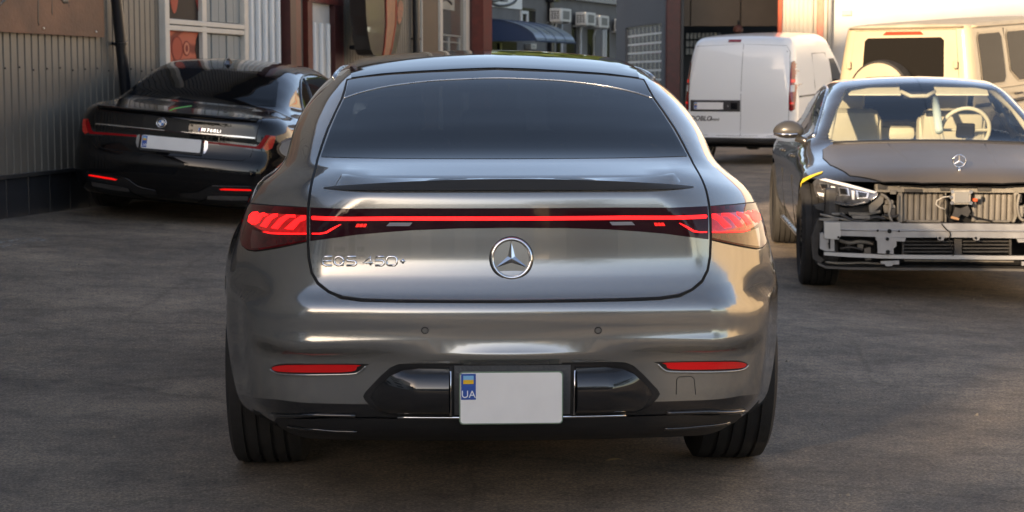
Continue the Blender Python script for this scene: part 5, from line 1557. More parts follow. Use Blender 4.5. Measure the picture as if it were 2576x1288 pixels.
bsym('exhaust_trim', [(1630, 1042), (1800, 1040), (2110, 1048), (2104, 1098), (1800, 1092), (1622, 1080)], mat('exhaust_dark', (.34, .345, .36), .2, 1.0), .008, .015)
bsym('exhaust_opening', [(1622, 1092), (2095, 1110), (2060, 1215), (1800, 1205), (1660, 1160)], M_SEAM, .006)
lp_ = BF.xz([zb_(1075, 930), zb_(1300, 1010), zb_(1500, 1000), zb_(1640, 935), zb_(1800, 930), zb_(2150, 936)])
for s in (-1, 1):
    mk('bumper_edge', strip_on(BMW, [(s * x, z) for x, z in smooth_line(lp_[1:], 5)], .006, off=.004), M_BPAINT, bmw, smooth=True)
# emblem, lettering, plate, camera
p, A, B = frame_at(BMW, *BF.xz([(406.5, 309)])[0], 'rear', .006); n = A.cross(B)
rd_ = lambda r, k=32: [(r * math.cos(2 * math.pi * i / k), r * math.sin(2 * math.pi * i / k)) for i in range(k)]
e = mk('round_emblem', prism(rd_(.041), .008, (p, A, B)), M_BLACKG, bl)
mk('emblem_ring', tube([p + A * a + B * b for a, b in rd_(.041)], .0035, 6, True), M_CHROME, e, smooth=True)
mk('emblem_ring', tube([p + A * a + B * b + n * .001 for a, b in rd_(.026)], .0022, 6, True), M_CHROME, e, smooth=True)
for k in range(4):
    q = [(0, 0)] + [(.0245 * math.cos(math.pi / 2 * (k + i / 8)), .0245 * math.sin(math.pi / 2 * (k + i / 8))) for i in range(9)]
    mk('emblem_quarter', prism(q, .002, (p + n * .002, A, B)), mat('emblem_blue', (.06, .20, .48), .2, coat=1) if k % 2 else mat('emblem_white', (.75, .76, .78), .2, coat=1), e)
cx_, cz_ = BF.xz([(533, 329)])[0]
p, A, B = frame_at(BMW, cx_, cz_, 'rear', .005); n = A.cross(B)
p = p - A * .004
w_ = .034
for ch, k in (('M', 0), ('7', 1.25), ('6', 2.15), ('0', 3.05), ('L', 3.95), ('i', 4.6)):
    mk('badge_letter', text_mesh(ch, .038, p + A * ((k - 2.2) * .032), A, B, .002, .12, 1.2, .0002), M_CHROME, bl)
for k, c_ in enumerate(((.10, .35, .75), (.03, .06, .30), (.60, .03, .03))):
    mk('badge_stripe', prism([(0, -.015), (.007, -.015), (.012, .015), (.005, .015)], .002, (p + A * (-.112 + k * .0075) + n * .002, A, B)), mat('badge_stripe_%s' % 'abc'[k], c_, .3), bl)
c = BF.loc([(411, 361)])[0]
p, A, B = frame_at(BMW, 0.0, c[2], 'rear', .022)
mk('plate_holder', prism([(-.27, -.075), (.27, -.075), (.27, .062), (-.27, .062)], .03, (p - A.cross(B) * .006, (1, 0, 0), B)), M_BLACK, bl)
plate(bl, .52, .112, p, (1, 0, 0), B, 'eu', M_WHITEP)
for s in (-1, 1):
    vf, nn = patch(BMW, [(s * .285, c[2] + .06), (s * .31, c[2] + .05), (s * .315, c[2] - .01), (s * .30, c[2] - .05), (s * .285, c[2] - .06)], .01, 'rear', .012, .01)
    mk('plate_surround', vf, mat('bar_chrome', (.5, .5, .5), .12, 1.0), bl, nn)
# fin aerial, green reflection on the boot as a painted strip, mirrors
ap_ = BF.loc([(590, 163)])[0]
fin = [(-.02, 0), (.14, 0), (.03, .055), (.005, .06)]
mk('fin_aerial', ([(sx * w, ap_[1] + a, ap_[2] + b - .006) for sx, w in ((-1, .03), (1, .03)) for a, b in fin[:2]] + [(sx * .008, ap_[1] + a, ap_[2] + b) for sx in (-1, 1) for a, b in fin[2:]],
   [(0, 1, 5, 4), (2, 6, 7, 3), (0, 4, 6, 2)[::-1], (0, 4, 5), (0, 2, 6), (1, 3, 7, 5), (4, 6, 7, 5), (0, 4, 6, 2), (0, 1, 3, 2)]), mat('aerial_silver', (.55, .52, .50), .12, 1.0), bmw)
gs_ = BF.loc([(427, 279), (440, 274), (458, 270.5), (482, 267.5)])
mk('green_reflection', strip_on(BMW, [(q[0], q[1]) for q in gs_], .006, 'top', off=.002), mat('green_reflection_paint', (.03, .45, .06), .4), bl, smooth=True)
for s in (-1, 1):
    m = mk('door_mirror', xf(box((0, 0, 0), (.22, .12, .15), .045), Matrix.Translation((s * 1.02, 3.45, 1.03))), M_BPAINT, bmw, smooth=True)
    mk('mirror_glass', box((s * 1.02, 3.388, 1.03), (.18, .004, .115), .002), M_CHROME, m)
    mk('mirror_arm', tube([(s * .80, 3.5, .97), (s * .96, 3.45, 1.0)], [.03, .02], 8), M_BPAINT, m, smooth=True)
# ================================================================ white delivery van
M_VAN = mat('van_white', (.84, .85, .83), .30, 0, coat=.8, coat_r=.05)
V_R = PC([(.25, .05), (.40, .0), (.50, .03), (.75, .04), (1.0, .045), (1.3, .07), (1.7, .14), (1.88, .20), (2.05, .29)])
V_T = PC([(-.1, 1.87), (.2, 1.96), (.5, 1.995), (1.2, 2.03), (2.2, 2.04), (2.8, 1.99), (3.1, 1.80), (3.6, 1.2), (3.75, 1.1), (4.3, .95), (4.5, .7)])
V_W = SEC([(0, [(.25, .86), (.5, .895), (.9, .905), (1.2, .885), (1.5, .855), (1.8, .81), (2.05, .75)]), (1.0, [(.25, .88), (.5, .91), (.9, .915), (1.2, .89), (1.5, .86), (1.8, .815), (2.05, .76)]),
           (3.0, [(.25, .88), (.5, .91), (.9, .915), (1.2, .88), (1.5, .82), (1.75, .74), (1.9, .70)]), (4.2, [(.25, .85), (.5, .89), (.9, .86), (1.2, .8), (1.9, .6)])])
V_F = PC([(.25, 4.3), (.6, 4.42), (.8, 4.38), (1.0, 4.25), (1.9, 3.4)])
VAN = Body(V_R, V_T, V_W, V_F, 4.42, crown=PC([(0, .05), (1, .06), (4.4, .06)]), zb=PC([(0, .32), (4.4, .26)]), rc=PC([(.3, .14), (.9, .12), (1.9, .16)]), rt=PC([(0, .08), (1, .12), (4, .12)]), bow=(.05, .03))
vh = math.radians(24)
V_LOC = ((1852 - U0) / FP * 27.2, 27.2, .04); V_ROT = (math.radians(1.5), 0, -vh)
V_LOC = (V_LOC[0], V_LOC[1], g1(V_LOC[0], V_LOC[1]) + .0)
VF = CarFrame(VAN, V_LOC, V_ROT)
van = thing('delivery_van', 'white panel van with closed twin rear doors parked at the far end', 'van', V_LOC, V_ROT)
V, N, F = VAN.mesh(1.0, 3.4, .95, 30, 34, 60)
for ay in (.86, 3.62):
    _, (V, N, F) = split(V, N, F, arch_h(V, ay, .36, .315, .45))
(Vl, Nl, Fl), (V, N, F) = split(V, N, F, np.maximum(V[:, 2] - .42, V[:, 1] - .55))
mk('bumper', (Vl, Fl), mat('grey_plastic', (.035, .035, .036), .5), van, Nl)
mk('body', (V, F), M_VAN, van, N)
mk('underbody', box((0, 2.2, .36), (1.2, 4.0, .2), .02), M_UNDER, van)
for ay in (.86, 3.62):
    for s in (-1, 1):
        liner(van, s, .88, .5, .362, ay, .315)
        wheel(van, (s * .775, ay, .315), .315, .20, s, .21, M_SATIN, 8)
pane('windscreen', VAN, [(-.6, 1.68), (.6, 1.68), (.72, 1.15), (-.72, 1.15)], .06, M_GLASSD, van, 'front', .003)
for s in (-1, 1):
    pane('cab_window', VAN, [(2.55, 1.60), (2.95, 1.60), (3.35, 1.18), (2.50, 1.10)], .05, M_GLASSD, van, 'right' if s > 0 else 'left', .003)
    mk('sliding_door_rail', strip_on(VAN, [(.35 + .13 * k, 1.05) for k in range(11)], .012, 'right' if s > 0 else 'left', off=.003), mat('grey_plastic', (.035, .035, .036), .5), van, smooth=True)
    mk('sliding_door_seam', strip_on(VAN, [(1.35, 1.70), (1.33, 1.2), (1.35, .7), (1.5, .45), (2.3, .42), (2.42, .7), (2.42, 1.2), (2.35, 1.70), (1.35, 1.70)], .005, 'right' if s > 0 else 'left', off=.001), M_SEAM, van)
def zv(x, y): return (.7156 * (2100 + x / 2.576), .7156 * y / 2.576)
def vdoor(x0, x1):
    s = -1 if x0 < 0 else 1
    o = [(x0, 1.86), (x1 * .90, 1.83), (x1 * .965, 1.74), (x1, 1.3), (x1, .46), (x0, .45)]
    pane('door_seam', VAN, grow(o, .006), .05, M_SEAM, van, 'rear', .0006, 0)
    d = pane('rear_door', VAN, o, .04, M_VAN, van, 'rear', .004, .006)
    pnl = [(x0 + .03 * s, 1.78), (x1 * .86, 1.755), (x1 * .92, 1.66), (x1 * .95, 1.25), (x1 * .95, 1.10), (x0 + .03 * s, 1.105)]
    pane('door_pressing', VAN, pnl, .04, M_VAN, d, 'rear', lambda a, b, P=pnl: .004 - .014 * np.clip(-poly_sd(a, b, P) / .03, 0, 1), 0)
    return d
dl = vdoor(.052, -.80); dr = vdoor(.058, .80)
# number plate recess, handle, lettering
rx = VF.xz([zv(845, 905), zv(1300, 900), zv(1300, 1005), zv(850, 1008)])
rx = [(rx[0][0], rx[0][1]), (.046, rx[0][1]), (.046, rx[3][1]), (rx[0][0], rx[3][1])]
pl_ = pane('plate_recess', VAN, rx, .04, mat('grey_plastic', (.035, .035, .036), .5), dl, 'rear', .007, .004)
zc2 = (rx[0][1] + rx[3][1]) / 2; xw = rx[0][0]
p, A, B = frame_at(VAN, xw + .33, zc2, 'rear', .014)
plate(dl, .52, .112, p, (1, 0, 0), B, 'eu', M_WHITEP)
p, A, B = frame_at(VAN, -.045, zc2, 'rear', .012)
h_ = mk('door_handle', prism([(-.06, -.05), (.05, -.05), (.05, .05), (-.06, .05)], .02, (p, A, B)), M_BLACKG, dl)
mk('lock', prism([(.012 * math.cos(k), .012 * math.sin(k)) for k in np.linspace(0, 6.28, 12)[:-1]], .004, (p + A * -.10 + A.cross(B) * .002, A, B)), M_SATIN, dl)
px_ = VF.xz([zv(868, 1085), zv(1008, 1062), zv(1088, 1080)])
p, A, B = frame_at(VAN, (px_[0][0] + px_[1][0]) / 2, (px_[0][1] + px_[1][1]) / 2, 'rear', .006)
mk('van_lettering', text_mesh('DOBLO', .105, p, A, B, .003, .25, 1.0, .002), mat('letter_grey', (.06, .06, .065), .3, .6), dl)
p, A, B = frame_at(VAN, (px_[1][0] + px_[2][0]) / 2 + .02, px_[2][1] + .0, 'rear', .006)
mk('van_lettering', text_mesh('maxi', .062, p, A, B, .002, .25, 1.3, .001), mat('letter_grey', (.06, .06, .065), .3, .6), dl)
# lamps
lv = [(.800, 1.58), (.83, 1.60), (.885, 1.45), (.925, 1.2), (.92, 1.0), (.88, .86), (.83, .83), (.805, .86)]
for s in (-1, 1):
    q = [(s * min(x, .885), z) for x, z in lv]
    vf, nn = patch(VAN, q, .02, 'rear', .008, .01)
    l = mk('tail_lamp', vf, mat('van_red_lens', (.24, .010, .012), .08, coat=1.0, vary=.3, vscale=14), van, nn)
    for (z0, z1, m) in ((1.13, 1.23, mat('reverse_lens', (.55, .56, .58), .15, coat=1)), (1.27, 1.32, mat('lamp_bright_red', (.55, .02, .02), .1, coat=1, emit=(1, .02, .02), es=.15)), (.94, .97, mat('lamp_bright_red', (.55, .02, .02), .1))):
        q = [(s * .815, z1), (s * .86, z1), (s * .865, z0), (s * .815, z0)]
        vf, nn = patch(VAN, q, .02, 'rear', .010, .002); mk('lamp_segment', vf, m, l, nn)
q = [(-.20, 1.925), (.0, 1.925), (.0, 1.892), (-.20, 1.892)]
pane('brake_light', VAN, q, .03, mat('dull_red_lens', (.32, .05, .06), .2, coat=.6), van, 'rear', .012, .01)
for s in (-1, 1):
    mk('door_mirror', box((s * 1.0, 3.1, 1.15), (.2, .12, .24), .04), M_BLACK, van, smooth=True)
# ================================================================ beige off road car
M_SAND = mat('sand_paint', (.42, .345, .235), .45, 0, coat=.45, coat_r=.12, vary=.06, vscale=3)
M_DUST = mat('dusty_roof', (.40, .34, .25), .75, 0, vary=.16, vscale=5)
G_R = PC([(.4, .0), (.6, -.01), (1.05, .0), (1.2, .02), (1.9, .10), (2.0, .12)])
G_T = PC([(-.1, 1.885), (.1, 1.90), (.6, 1.915), (2.6, 1.92), (3.0, 1.86), (3.05, 1.80), (3.3, 1.25), (3.4, 1.17), (4.4, 1.14), (4.7, 1.1)])
G_W = SEC([(0, [(.4, .84), (1.1, .85), (1.2, .845), (1.9, .755)]), (2.8, [(.4, .84), (1.1, .85), (1.2, .845), (1.9, .75)]), (4.6, [(.4, .82), (1.1, .80), (1.9, .70)])])
G_F = PC([(.4, 4.4), (1.0, 4.42), (1.15, 4.40), (2.0, 4.2)])
GWG = Body(G_R, G_T, G_W, G_F, 4.42, crown=PC([(0, .035), (4.4, .03)]), zb=PC([(0, .5), (4.4, .45)]), rc=PC([(.4, .06), (1.1, .09), (1.9, .09)]), rt=PC([(0, .05), (2.8, .05), (4.4, .05)]), bow=(.02, 0), kr=1.0)
gh = math.radians(39)
G_LOC = (4.46, 20.0, .045); G_ROT = (math.radians(3.2), 0, -gh)
GF = CarFrame(GWG, G_LOC, G_ROT)
gcar = thing('off_road_car', 'boxy sand coloured off road car with spare wheel cover in the sun', 'car', G_LOC, G_ROT)
V, N, F = GWG.mesh(.8, 3.6, 1.2, 30, 34, 70)
for ay in (.85, 3.55):
    _, (V, N, F) = split(V, N, F, arch_h(V, ay, .43, .42, .42))
(Vr, Nr, Fr), (V, N, F) = split(V, N, F, np.where((V[:, 1] < 3.05), 1.868 - V[:, 2], 1.0))
mk('roof', (Vr, Fr), M_DUST, gcar, Nr)
sides = {'quarter_window': [(.30, 1.73), (.34, 1.77), (.88, 1.77), (.92, 1.73), (.92, 1.27), (.87, 1.21), (.34, 1.21), (.30, 1.26)],
         'door_window': [(1.08, 1.73), (1.12, 1.77), (1.82, 1.77), (1.86, 1.73), (1.86, 1.27), (1.82, 1.21), (1.30, 1.21), (1.08, 1.33)],
         'front_window': [(2.0, 1.73), (2.04, 1.77), (2.72, 1.77), (2.86, 1.3), (2.86, 1.24), (2.8, 1.21), (2.04, 1.21), (2.0, 1.27)]}
mk('body', (V, F), M_SAND, gcar, N)
for s in (-1, 1):
    md = 'right' if s > 0 else 'left'
    for nm, q in sides.items():
        pane('window_rubber', GWG, grow(q, .022), .06, mat('sand_trim', (.44, .36, .25), .5), gcar, md, .006, .006)
        pane(nm, GWG, q, .05, mat('dark_car_glass', (.012, .011, .010), .03, spec=.15), gcar, md, .010, .006)
    mk('rub_strip', strip_on(GWG, [(.1 + .16 * k, .98) for k in range(20)], .022, md, off=.006), M_BLACK, gcar, smooth=True)
    mk('waist_crease', strip_on(GWG, [(.08 + .15 * k, 1.15) for k in range(21)], .010, md, off=.002), M_SAND, gcar, smooth=True)
    mk('door_seam', strip_on(GWG, [(1.02, 1.82), (1.02, .95), (1.2, .62)], .006, md, off=.001), M_SEAM, gcar)
    mk('door_seam', strip_on(GWG, [(1.93, 1.82), (1.93, .62)], .006, md, off=.001), M_SEAM, gcar)
    mk('door_handle', tube([(s * .87, 1.12, 1.06), (s * .90, 1.15, 1.06), (s * .90, 1.28, 1.06), (s * .87, 1.31, 1.06)], .012, 8), M_BLACK, gcar, smooth=True)
    mk('gutter', strip_on(GWG, [(.05 + .15 * k, 1.855) for k in range(20)], .014, md, off=.006), mat('sand_trim', (.44, .36, .25), .5), gcar, smooth=True)
    for ay in (.85, 3.55):
        fl = [(ay + .46 * math.cos(a), .42 + .46 * math.sin(a)) for a in np.linspace(-.1, math.pi + .1, 17)]
        mk('wheel_flare', tube([(s * .89, y, z) for y, z in fl], .05, 8), M_BLACK, gcar, smooth=True)
        wheel(gcar, (s * .76, ay, .40), .40, .26, s, .24, M_BLACKG, 5)
mk('underbody', box((0, 2.2, .55), (1.3, 4.0, .25), .02), M_UNDER, gcar)
mk('rear_gutter', strip_on(GWG, [(-.70 + .1 * k, 1.855) for k in range(15)], .013, 'rear', off=.006), mat('gutter_dark', (.16, .13, .09), .6), gcar, smooth=True)
# rear door
dr_ = [(-.62, 1.83), (.62, 1.83), (.70, 1.1), (.70, .62), (-.70, .62), (-.70, 1.1)]
pane('rear_door_seam', GWG, grow(dr_, .006), .06, M_SEAM, gcar, 'rear', .0006, 0)
rd2 = pane('rear_door', GWG, dr_, .05, M_SAND, gcar, 'rear', .006, .008)
rw_ = [(-.49, 1.715), (-.45, 1.75), (.45, 1.75), (.49, 1.715), (.51, 1.24), (.47, 1.20), (-.47, 1.20), (-.51, 1.24)]
pane('window_rubber', GWG, grow(rw_, .02), .05, mat('sand_trim', (.44, .36, .25), .5), rd2, 'rear', .010, .004)
pane('rear_window', GWG, rw_, .05, mat('dark_car_glass', (.012, .011, .010), .03, spec=.15), rd2, 'rear', .013, .004)
pane('brake_light', GWG, [(-.26, 1.782), (-.22, 1.818), (.20, 1.818), (.24, 1.782)], .03, mat('bright_red_lens', (.60, .05, .03), .15, coat=.8), rd2, 'rear', .02, .02)
sp = holder('spare_wheel', rd2, (-.16, -.16, 1.13), (0, 0, math.radians(90)))
mk('spare_tyre', lathe([(.10, .25), (.12, .33), (.10, .375), (.02, .385), (-.08, .375), (-.10, .33), (-.10, .2)], 48), M_RUBBER, sp, smooth='auto')
mk('wheel_cover', lathe([(.10, .01), (.105, .2), (.105, .30), (.10, .345), (.08, .36), (.04, .362)], 48), M_SAND, sp, smooth='auto').rotation_euler = (0, 0, math.pi)
for s in (-1, 1):
    l = mk('tail_lamp', box((s * .76, -.06, .80), (.10, .06, .2), .015), M_REDLENS, gcar)
    mk('corner_hinge', box((s * .66, -.005, 1.45), (.05, .03, .09), .01), M_SAND, gcar)
mk('bumper', box((0, -.10, .55), (1.6, .2, .18), .03), M_BLACK, gcar)
pane('windscreen', GWG, [(-.6, 1.78), (.6, 1.78), (.64, 1.28), (-.64, 1.28)], .06, M_GLASSD, gcar, 'front', .004)
for s in (-1, 1):
    mk('headlight', lathe([(.0, .01), (.02, .08), (.0, .1)], 24), M_SATIN, gcar, loc=(s * .6, 4.43, .98)).rotation_euler = (0, 0, math.pi / 2)
    mk('door_mirror', box((s * 1.0, 2.75, 1.32), (.2, .12, .16), .04), M_BLACK, gcar, smooth=True)
# ================================================================ grey sedan with its front bumper taken off, facing us
M_CLEAR = clear_glass('clear_glass', (.80, .83, .80))
M_SIDEGL = clear_glass('side_glass', (.62, .64, .62))
M_SPAINT = mat('dark_grey_gloss_paint', (.055, .055, .056), .2, .5, coat=1.0, coat_r=.01)
M_HOOD = mat('matte_grey_bonnet', (.118, .100, .082), .45, .2, coat=.10, coat_r=.25, vary=.05, vscale=3)
M_ALU = mat('bare_aluminium', (.36, .36, .36), .45, .75, vary=.10, vscale=12)
M_PART = mat('black_part_plastic', (.040, .038, .036), .5, vary=.3, vscale=18)
M_DUSTY = mat('dusty_grey_part', (.20, .185, .16), .6, vary=.25, vscale=14)
M_FIN = mat('shutter_grey', (.17, .155, .135), .5, vary=.12, vscale=12)
S_R = PC([(.15, .2), (.5, .0), (.8, .05), (1.0, .12)])
S_T = PC([(-.1, .93), (.3, 1.0), (.8, 1.08), (1.3, 1.28), (1.8, 1.40), (2.3, 1.445), (2.65, 1.440), (2.92, 1.405), (3.2, 1.30), (3.55, 1.125), (3.82, .985), (3.95, .955), (4.3, .915), (4.7, .86), (4.92, .815), (5.03, .77), (5.2, .66)])
S_W = SEC([(0, [(.15, .8), (.5, .92), (.8, .91), (.95, .82), (1.4, .5)]),
           (1.2, [(.15, .90), (.5, .985), (.75, .985), (.88, .95), (.97, .86), (1.04, .77), (1.2, .71), (1.42, .60)]),
           (2.4, [(.15, .90), (.45, .965), (.75, .985), (.88, .955), (.95, .90), (1.02, .81), (1.2, .74), (1.42, .63)]),
           (3.5, [(.15, .90), (.45, .965), (.75, .985), (.88, .955), (.95, .905), (1.02, .83), (1.2, .73), (1.42, .60)]),
           (4.4, [(.15, .90), (.45, .99), (.7, .99), (.80, .955), (.86, .90), (.92, .82), (1.4, .5)]),
           (5.1, [(.15, .84), (.45, .93), (.65, .92), (.76, .86), (.85, .76), (1.4, .5)])])
S_F = PC([(.15, 5.0), (.4, 5.12), (.6, 5.12), (.70, 5.09), (.77, 5.05), (.83, 4.97), (.95, 4.6), (1.4, 3.6)])
SCL = Body(S_R, S_T, S_W, S_F, 5.12, crown=PC([(0, .03), (1.2, .08), (2.4, .11), (3.4, .09), (3.9, .06), (5.1, .08)]), zb=PC([(0, .2), (5.2, .18)]), rc=PC([(.2, .18), (.9, .2)]),
           rt=PC([(0, .06), (1.2, .10), (2.8, .09), (3.7, .06), (4.2, .07), (5.1, .06)]), bow=(.12, .03), fbow=(.22, .12))
S_LOC, S_ROT = (3.37, 16.4, -.09), (0, 0, math.radians(175.0))
SF = CarFrame(SCL, S_LOC, S_ROT)
sc = thing('stripped_sedan', 'matte grey sedan facing the camera, its front bumper removed and radiator bare', 'car', S_LOC, S_ROT)
sR = SF.I.to_3x3(); sO = SF.I @ CAMP
def sp_(u, v, yl):
    d = sR @ ray(u, v)
    return sO + d * ((yl - sO.y) / d.y)
def sxz(px, yl): return [(p.x, p.z) for p in (sp_(u, v, yl) for u, v in px)]
def z6(x, y): return (1860.6 + .36105 * x, 286.2 + .36105 * y)
V, N, F = SCL.mesh(1.5, 4.2, .62, 48, 50, 90)
for ay in (1.21, 4.43):
    _, (V, N, F) = split(V, N, F, arch_h(V, ay, .385, .35))
ws = [(-.56, 1.345), (-.40, 1.375), (0, 1.39), (.40, 1.375), (.56, 1.345), (.68, 1.15), (.775, .965), (.5, .975), (0, .985), (-.5, .975), (-.775, .965)]
hs = np.maximum(poly_sd(V[:, 0], V[:, 2], ws), 2.75 - V[:, 1])
(Vw, Nw, Fw), (V, N, F) = split(V, N, F, hs)
mk('windscreen', (Vw, Fw), M_CLEAR, sc, Nw)
swin = [(.95, 1.03), (1.1, 1.12), (1.5, 1.27), (2.0, 1.35), (2.6, 1.345), (2.95, 1.26), (3.35, 1.08), (3.55, .99), (2.6, .975), (1.4, .99)]
hs = np.maximum(poly_sd(V[:, 1], V[:, 2], swin), .52 - np.abs(V[:, 0]))
(Vw, Nw, Fw), (V, N, F) = split(V, N, F, hs)
for sgn in (-1, 1):
    k = [t for t in Fw if Vw[t[0]][0] * sgn > 0]
    used, inv = np.unique(np.array(k), return_inverse=True)
    g = mk('side_window', (Vw[used], inv.reshape(-1, 3)), M_SIDEGL, sc, Nw[used])
    md = 'right' if sgn > 0 else 'left'
    mk('window_trim', strip_on(SCL, smooth_line(swin + swin[:1], 4), .010, md, off=.003), M_SATIN, g, smooth=True)
    mk('door_pillar', strip_on(SCL, [(2.35, .975), (2.33, 1.15), (2.30, 1.35)], .035, md, off=-.015), M_BLACKG, g)
# nose opened where the bumper cover was
_, (V, N, F) = split(V, N, F, np.where(V[:, 1] > 4.42, np.maximum(V[:, 2] - .745, 4.66 - V[:, 1] - .5 * (V[:, 2] - .45)), 1.0))
hood_l = [(0, 3.90), (.45, 3.885), (.74, 3.84), (.80, 3.95), (.825, 4.25), (.80, 4.55), (.70, 4.86), (.5, 4.985), (.25, 5.03), (0, 5.04)]
hp = [(x, y) for x, y in hood_l] + [(-x, y) for x, y in reversed(hood_l[1:-1])]
mk('body', (V, F), M_SPAINT, sc, N)
pane('bonnet_seam', SCL, grow(hp, .006), .03, M_SEAM, sc, 'top', .0006, 0)
hood = pane('bonnet', SCL, hp, .03, M_HOOD, sc, 'top', .004, .03)
for s in (-1, 1):
    q = [(s * (.26 + .08 * k / 8), 5.0 - 1.1 * k / 8) for k in range(9)]
    mk('bonnet_crease', strip_on(SCL, q, .004, 'top', off=.002), M_HOOD, hood, smooth=True)
mk('cowl', strip_on(SCL, [(-.72 + 1.44 * k / 12, 3.865 - .05 * (abs(k - 6) / 6) ** 2) for k in range(13)], .022, 'top', off=-.004), M_BLACK, sc, smooth=True)
mk('underbody', box((0, 2.3, .24), (1.4, 4.0, .14), .02), M_UNDER, sc)
for ay in (1.21, 4.43):
    for s in (-1, 1):
        liner(sc, s, .955, .55, .388, ay, .35, 80 if ay > 3 else -10, 195)
        wheel(sc, (s * .865, ay, .35), .352, .265, s, .262, mat('dark_rim', (.06, .062, .066), .22, .8), 12)
# door details on both flanks
for s in (-1, 1):
    md = 'right' if s > 0 else 'left'
    for y in (2.33, 3.42):
        mk('door_seam', strip_on(SCL, [(y, .96), (y + .01, .7), (y - .02, .4), (y - .08, .30)], .005, md, off=.0005), M_SEAM, sc)
        mk('door_handle', strip_on(SCL, [(y - .32, .84), (y - .22, .845), (y - .10, .845)], .014, md, off=.006), M_SPAINT, sc, smooth=True)
    mk('sill_trim', strip_on(SCL, [(1.65 + .12 * k, .26) for k in range(21)], .022, md, off=.0), M_SATIN, sc, smooth=True)
# mirrors
for s in (1, -1):
    c_ = sp_(1984, 328, 3.42) if s > 0 else None
    cx1, cz1 = (c_.x, c_.z)if c_ else (-c0[0], c0[1])
    if s > 0: c0 = (cx1, cz1)
    bm = bmesh.new(); bmesh.ops.create_uvsphere(bm, u_segments=20, v_segments=12, radius=1)
    for v in bm.verts:
        x, y, z = v.co; v.co = (x * .115 * (1 - .12 * z), y * .075, (z * .075 if z > 0 else z * .06))
        if y < 0: v.co.y *= .35
    m = mk('door_mirror', ([tuple(v.co + Vector((cx1, 3.42, cz1))) for v in bm.verts], [tuple(v.index for v in f.verts) for f in bm.faces]), mat('mirror_dark', (.045, .044, .043), .35, coat=.15), sc, smooth=True); bm.free()
    mk('mirror_repeater', tube([(cx1 + s * .11, 3.455, cz1 - .025), (cx1 + s * .05, 3.49, cz1 - .028), (cx1 - s * .06, 3.49, cz1 - .026)], .009, 6), M_CHROME, m, smooth=True)
    mk('mirror_arm', tube([(s * .80, 3.44, .935), (cx1 - s * .05, 3.43, cz1 - .055)], [.035, .025], 8), M_SPAINT, m, smooth=True)
# --- cabin seen through the glass
mk('floor', box((0, 2.3, .36), (1.5, 3.0, .06)), M_INNER, sc)
mk('rear_bulkhead', box((0, 1.35, .72), (1.4, .08, .62), .02), M_INNER, sc)
mk('headliner', box((0, 2.2, 1.335), (1.10, 1.0, .02), .008), M_INNER, sc)
mk('dashboard', xf(box((0, 3.42, .83), (1.42, .42, .16), .06), Matrix.Identity(4)), mat('dash_dark', (.02, .02, .022), .6), sc, smooth='auto')
def seat(x, m, tall=1.0, px=None):
    h = holder('seat', sc, (x, 2.45, .36))
    mk('cushion', box((0, .1, .18), (.52, .55, .2), .07), m, h, smooth='auto')
    mk('backrest', xf(box((0, 0, 0), (.50, .16, .62), .07), Matrix.Translation((0, -.26, .52)) @ Matrix.Rotation(math.radians(-14), 4, 'X')), m, h, smooth='auto')
    for k in (-.12, 0, .12):
        mk('bolster_seam', tube([(k, -.16, .36), (k, -.22, .78)], .008, 6), M_CREAM2, h)
    mk('headrest', xf(box((0, 0, 0), (.29, .10, .20), .05), Matrix.Translation((0, -.36, .90)) @ Matrix.Rotation(math.radians(-10), 4, 'X')), m, h, smooth='auto')
    for k in (-.12, .12):
        mk('shoulder_wing', xf(box((0, 0, 0), (.14, .13, .3), .05), Matrix.Translation((k * 1.7, -.25, .62))), m, h, smooth='auto')
xl = sp_(2134, 305, 2.25).x; xr = sp_(2395, 300, 2.25).x
seat(xl, M_CREAM); seat(xr, M_CREAM2)
h = holder('rear_seat', sc, (0, 1.55, .36))
mk('bench_back', box((0, 0, .42), (1.3, .16, .60), .07), M_CREAM2, h, smooth='auto')
for k in (-.42, .42): mk('headrest', box((k, 0, .80), (.28, .1, .16), .05), M_CREAM2, h, smooth='auto')
# steering wheel
c = sp_(2428, 327, 2.98)
sw = holder('steering_wheel', sc, tuple(c), (math.radians(68), 0, 0))
mk('wheel_ring', tube([(.18 * math.cos(a), .18 * math.sin(a), 0) for a in np.linspace(0, 2 * math.pi, 33)[:-1]], .016, 8, True), M_CREAM, sw, smooth=True)
mk('hub', box((0, 0, -.01), (.14, .12, .04), .02), M_INNER, sw)
for a in (0, math.pi, -math.pi / 2): mk('spoke', tube([(.05 * math.cos(a), .05 * math.sin(a), 0), (.17 * math.cos(a), .17 * math.sin(a), 0)], .012, 6), M_CREAM2, sw)
c = sp_(2250, 320, 1.95); mk('cushion', box((c.x, 1.95, c.z - .05), (.34, .14, .12), .05), M_CREAM, sc, smooth='auto')
c = sp_(2335, 326, 3.2); mk('dash_cloth', xf(box((c.x, 3.25, .925), (.30, .2, .035), .015), Matrix.Identity(4)), M_CREAM, sc)
for s in (-1, 1):
    mk('pillar_trim', tube([(s * .735, 3.66, .985), (s * .66, 3.25, 1.20), (s * .545, 2.86, 1.345)], [.022, .026, .022], 8), M_CREAM2, sc, smooth=True)
    mk('sun_visor', xf(box((0, 0, 0), (.40, .16, .016), .007), Matrix.Translation((s * .33, 2.90, 1.335)) @ Matrix.Rotation(math.radians(-30), 4, 'X')), M_CREAM, sc)
mk('mirror_pod', tube([(-.13, 2.93, 1.325), (-.06, 2.97, 1.29), (.06, 2.97, 1.29), (.13, 2.93, 1.325)], .016, 8), M_CREAM2, sc, smooth=True)
mk('inner_mirror', box((0, 2.93, 1.295), (.22, .03, .055), .015), M_INNER, sc)
c0_ = sp_(2352, 245, 2.9); c1_ = sp_(2362, 330, 3.35)
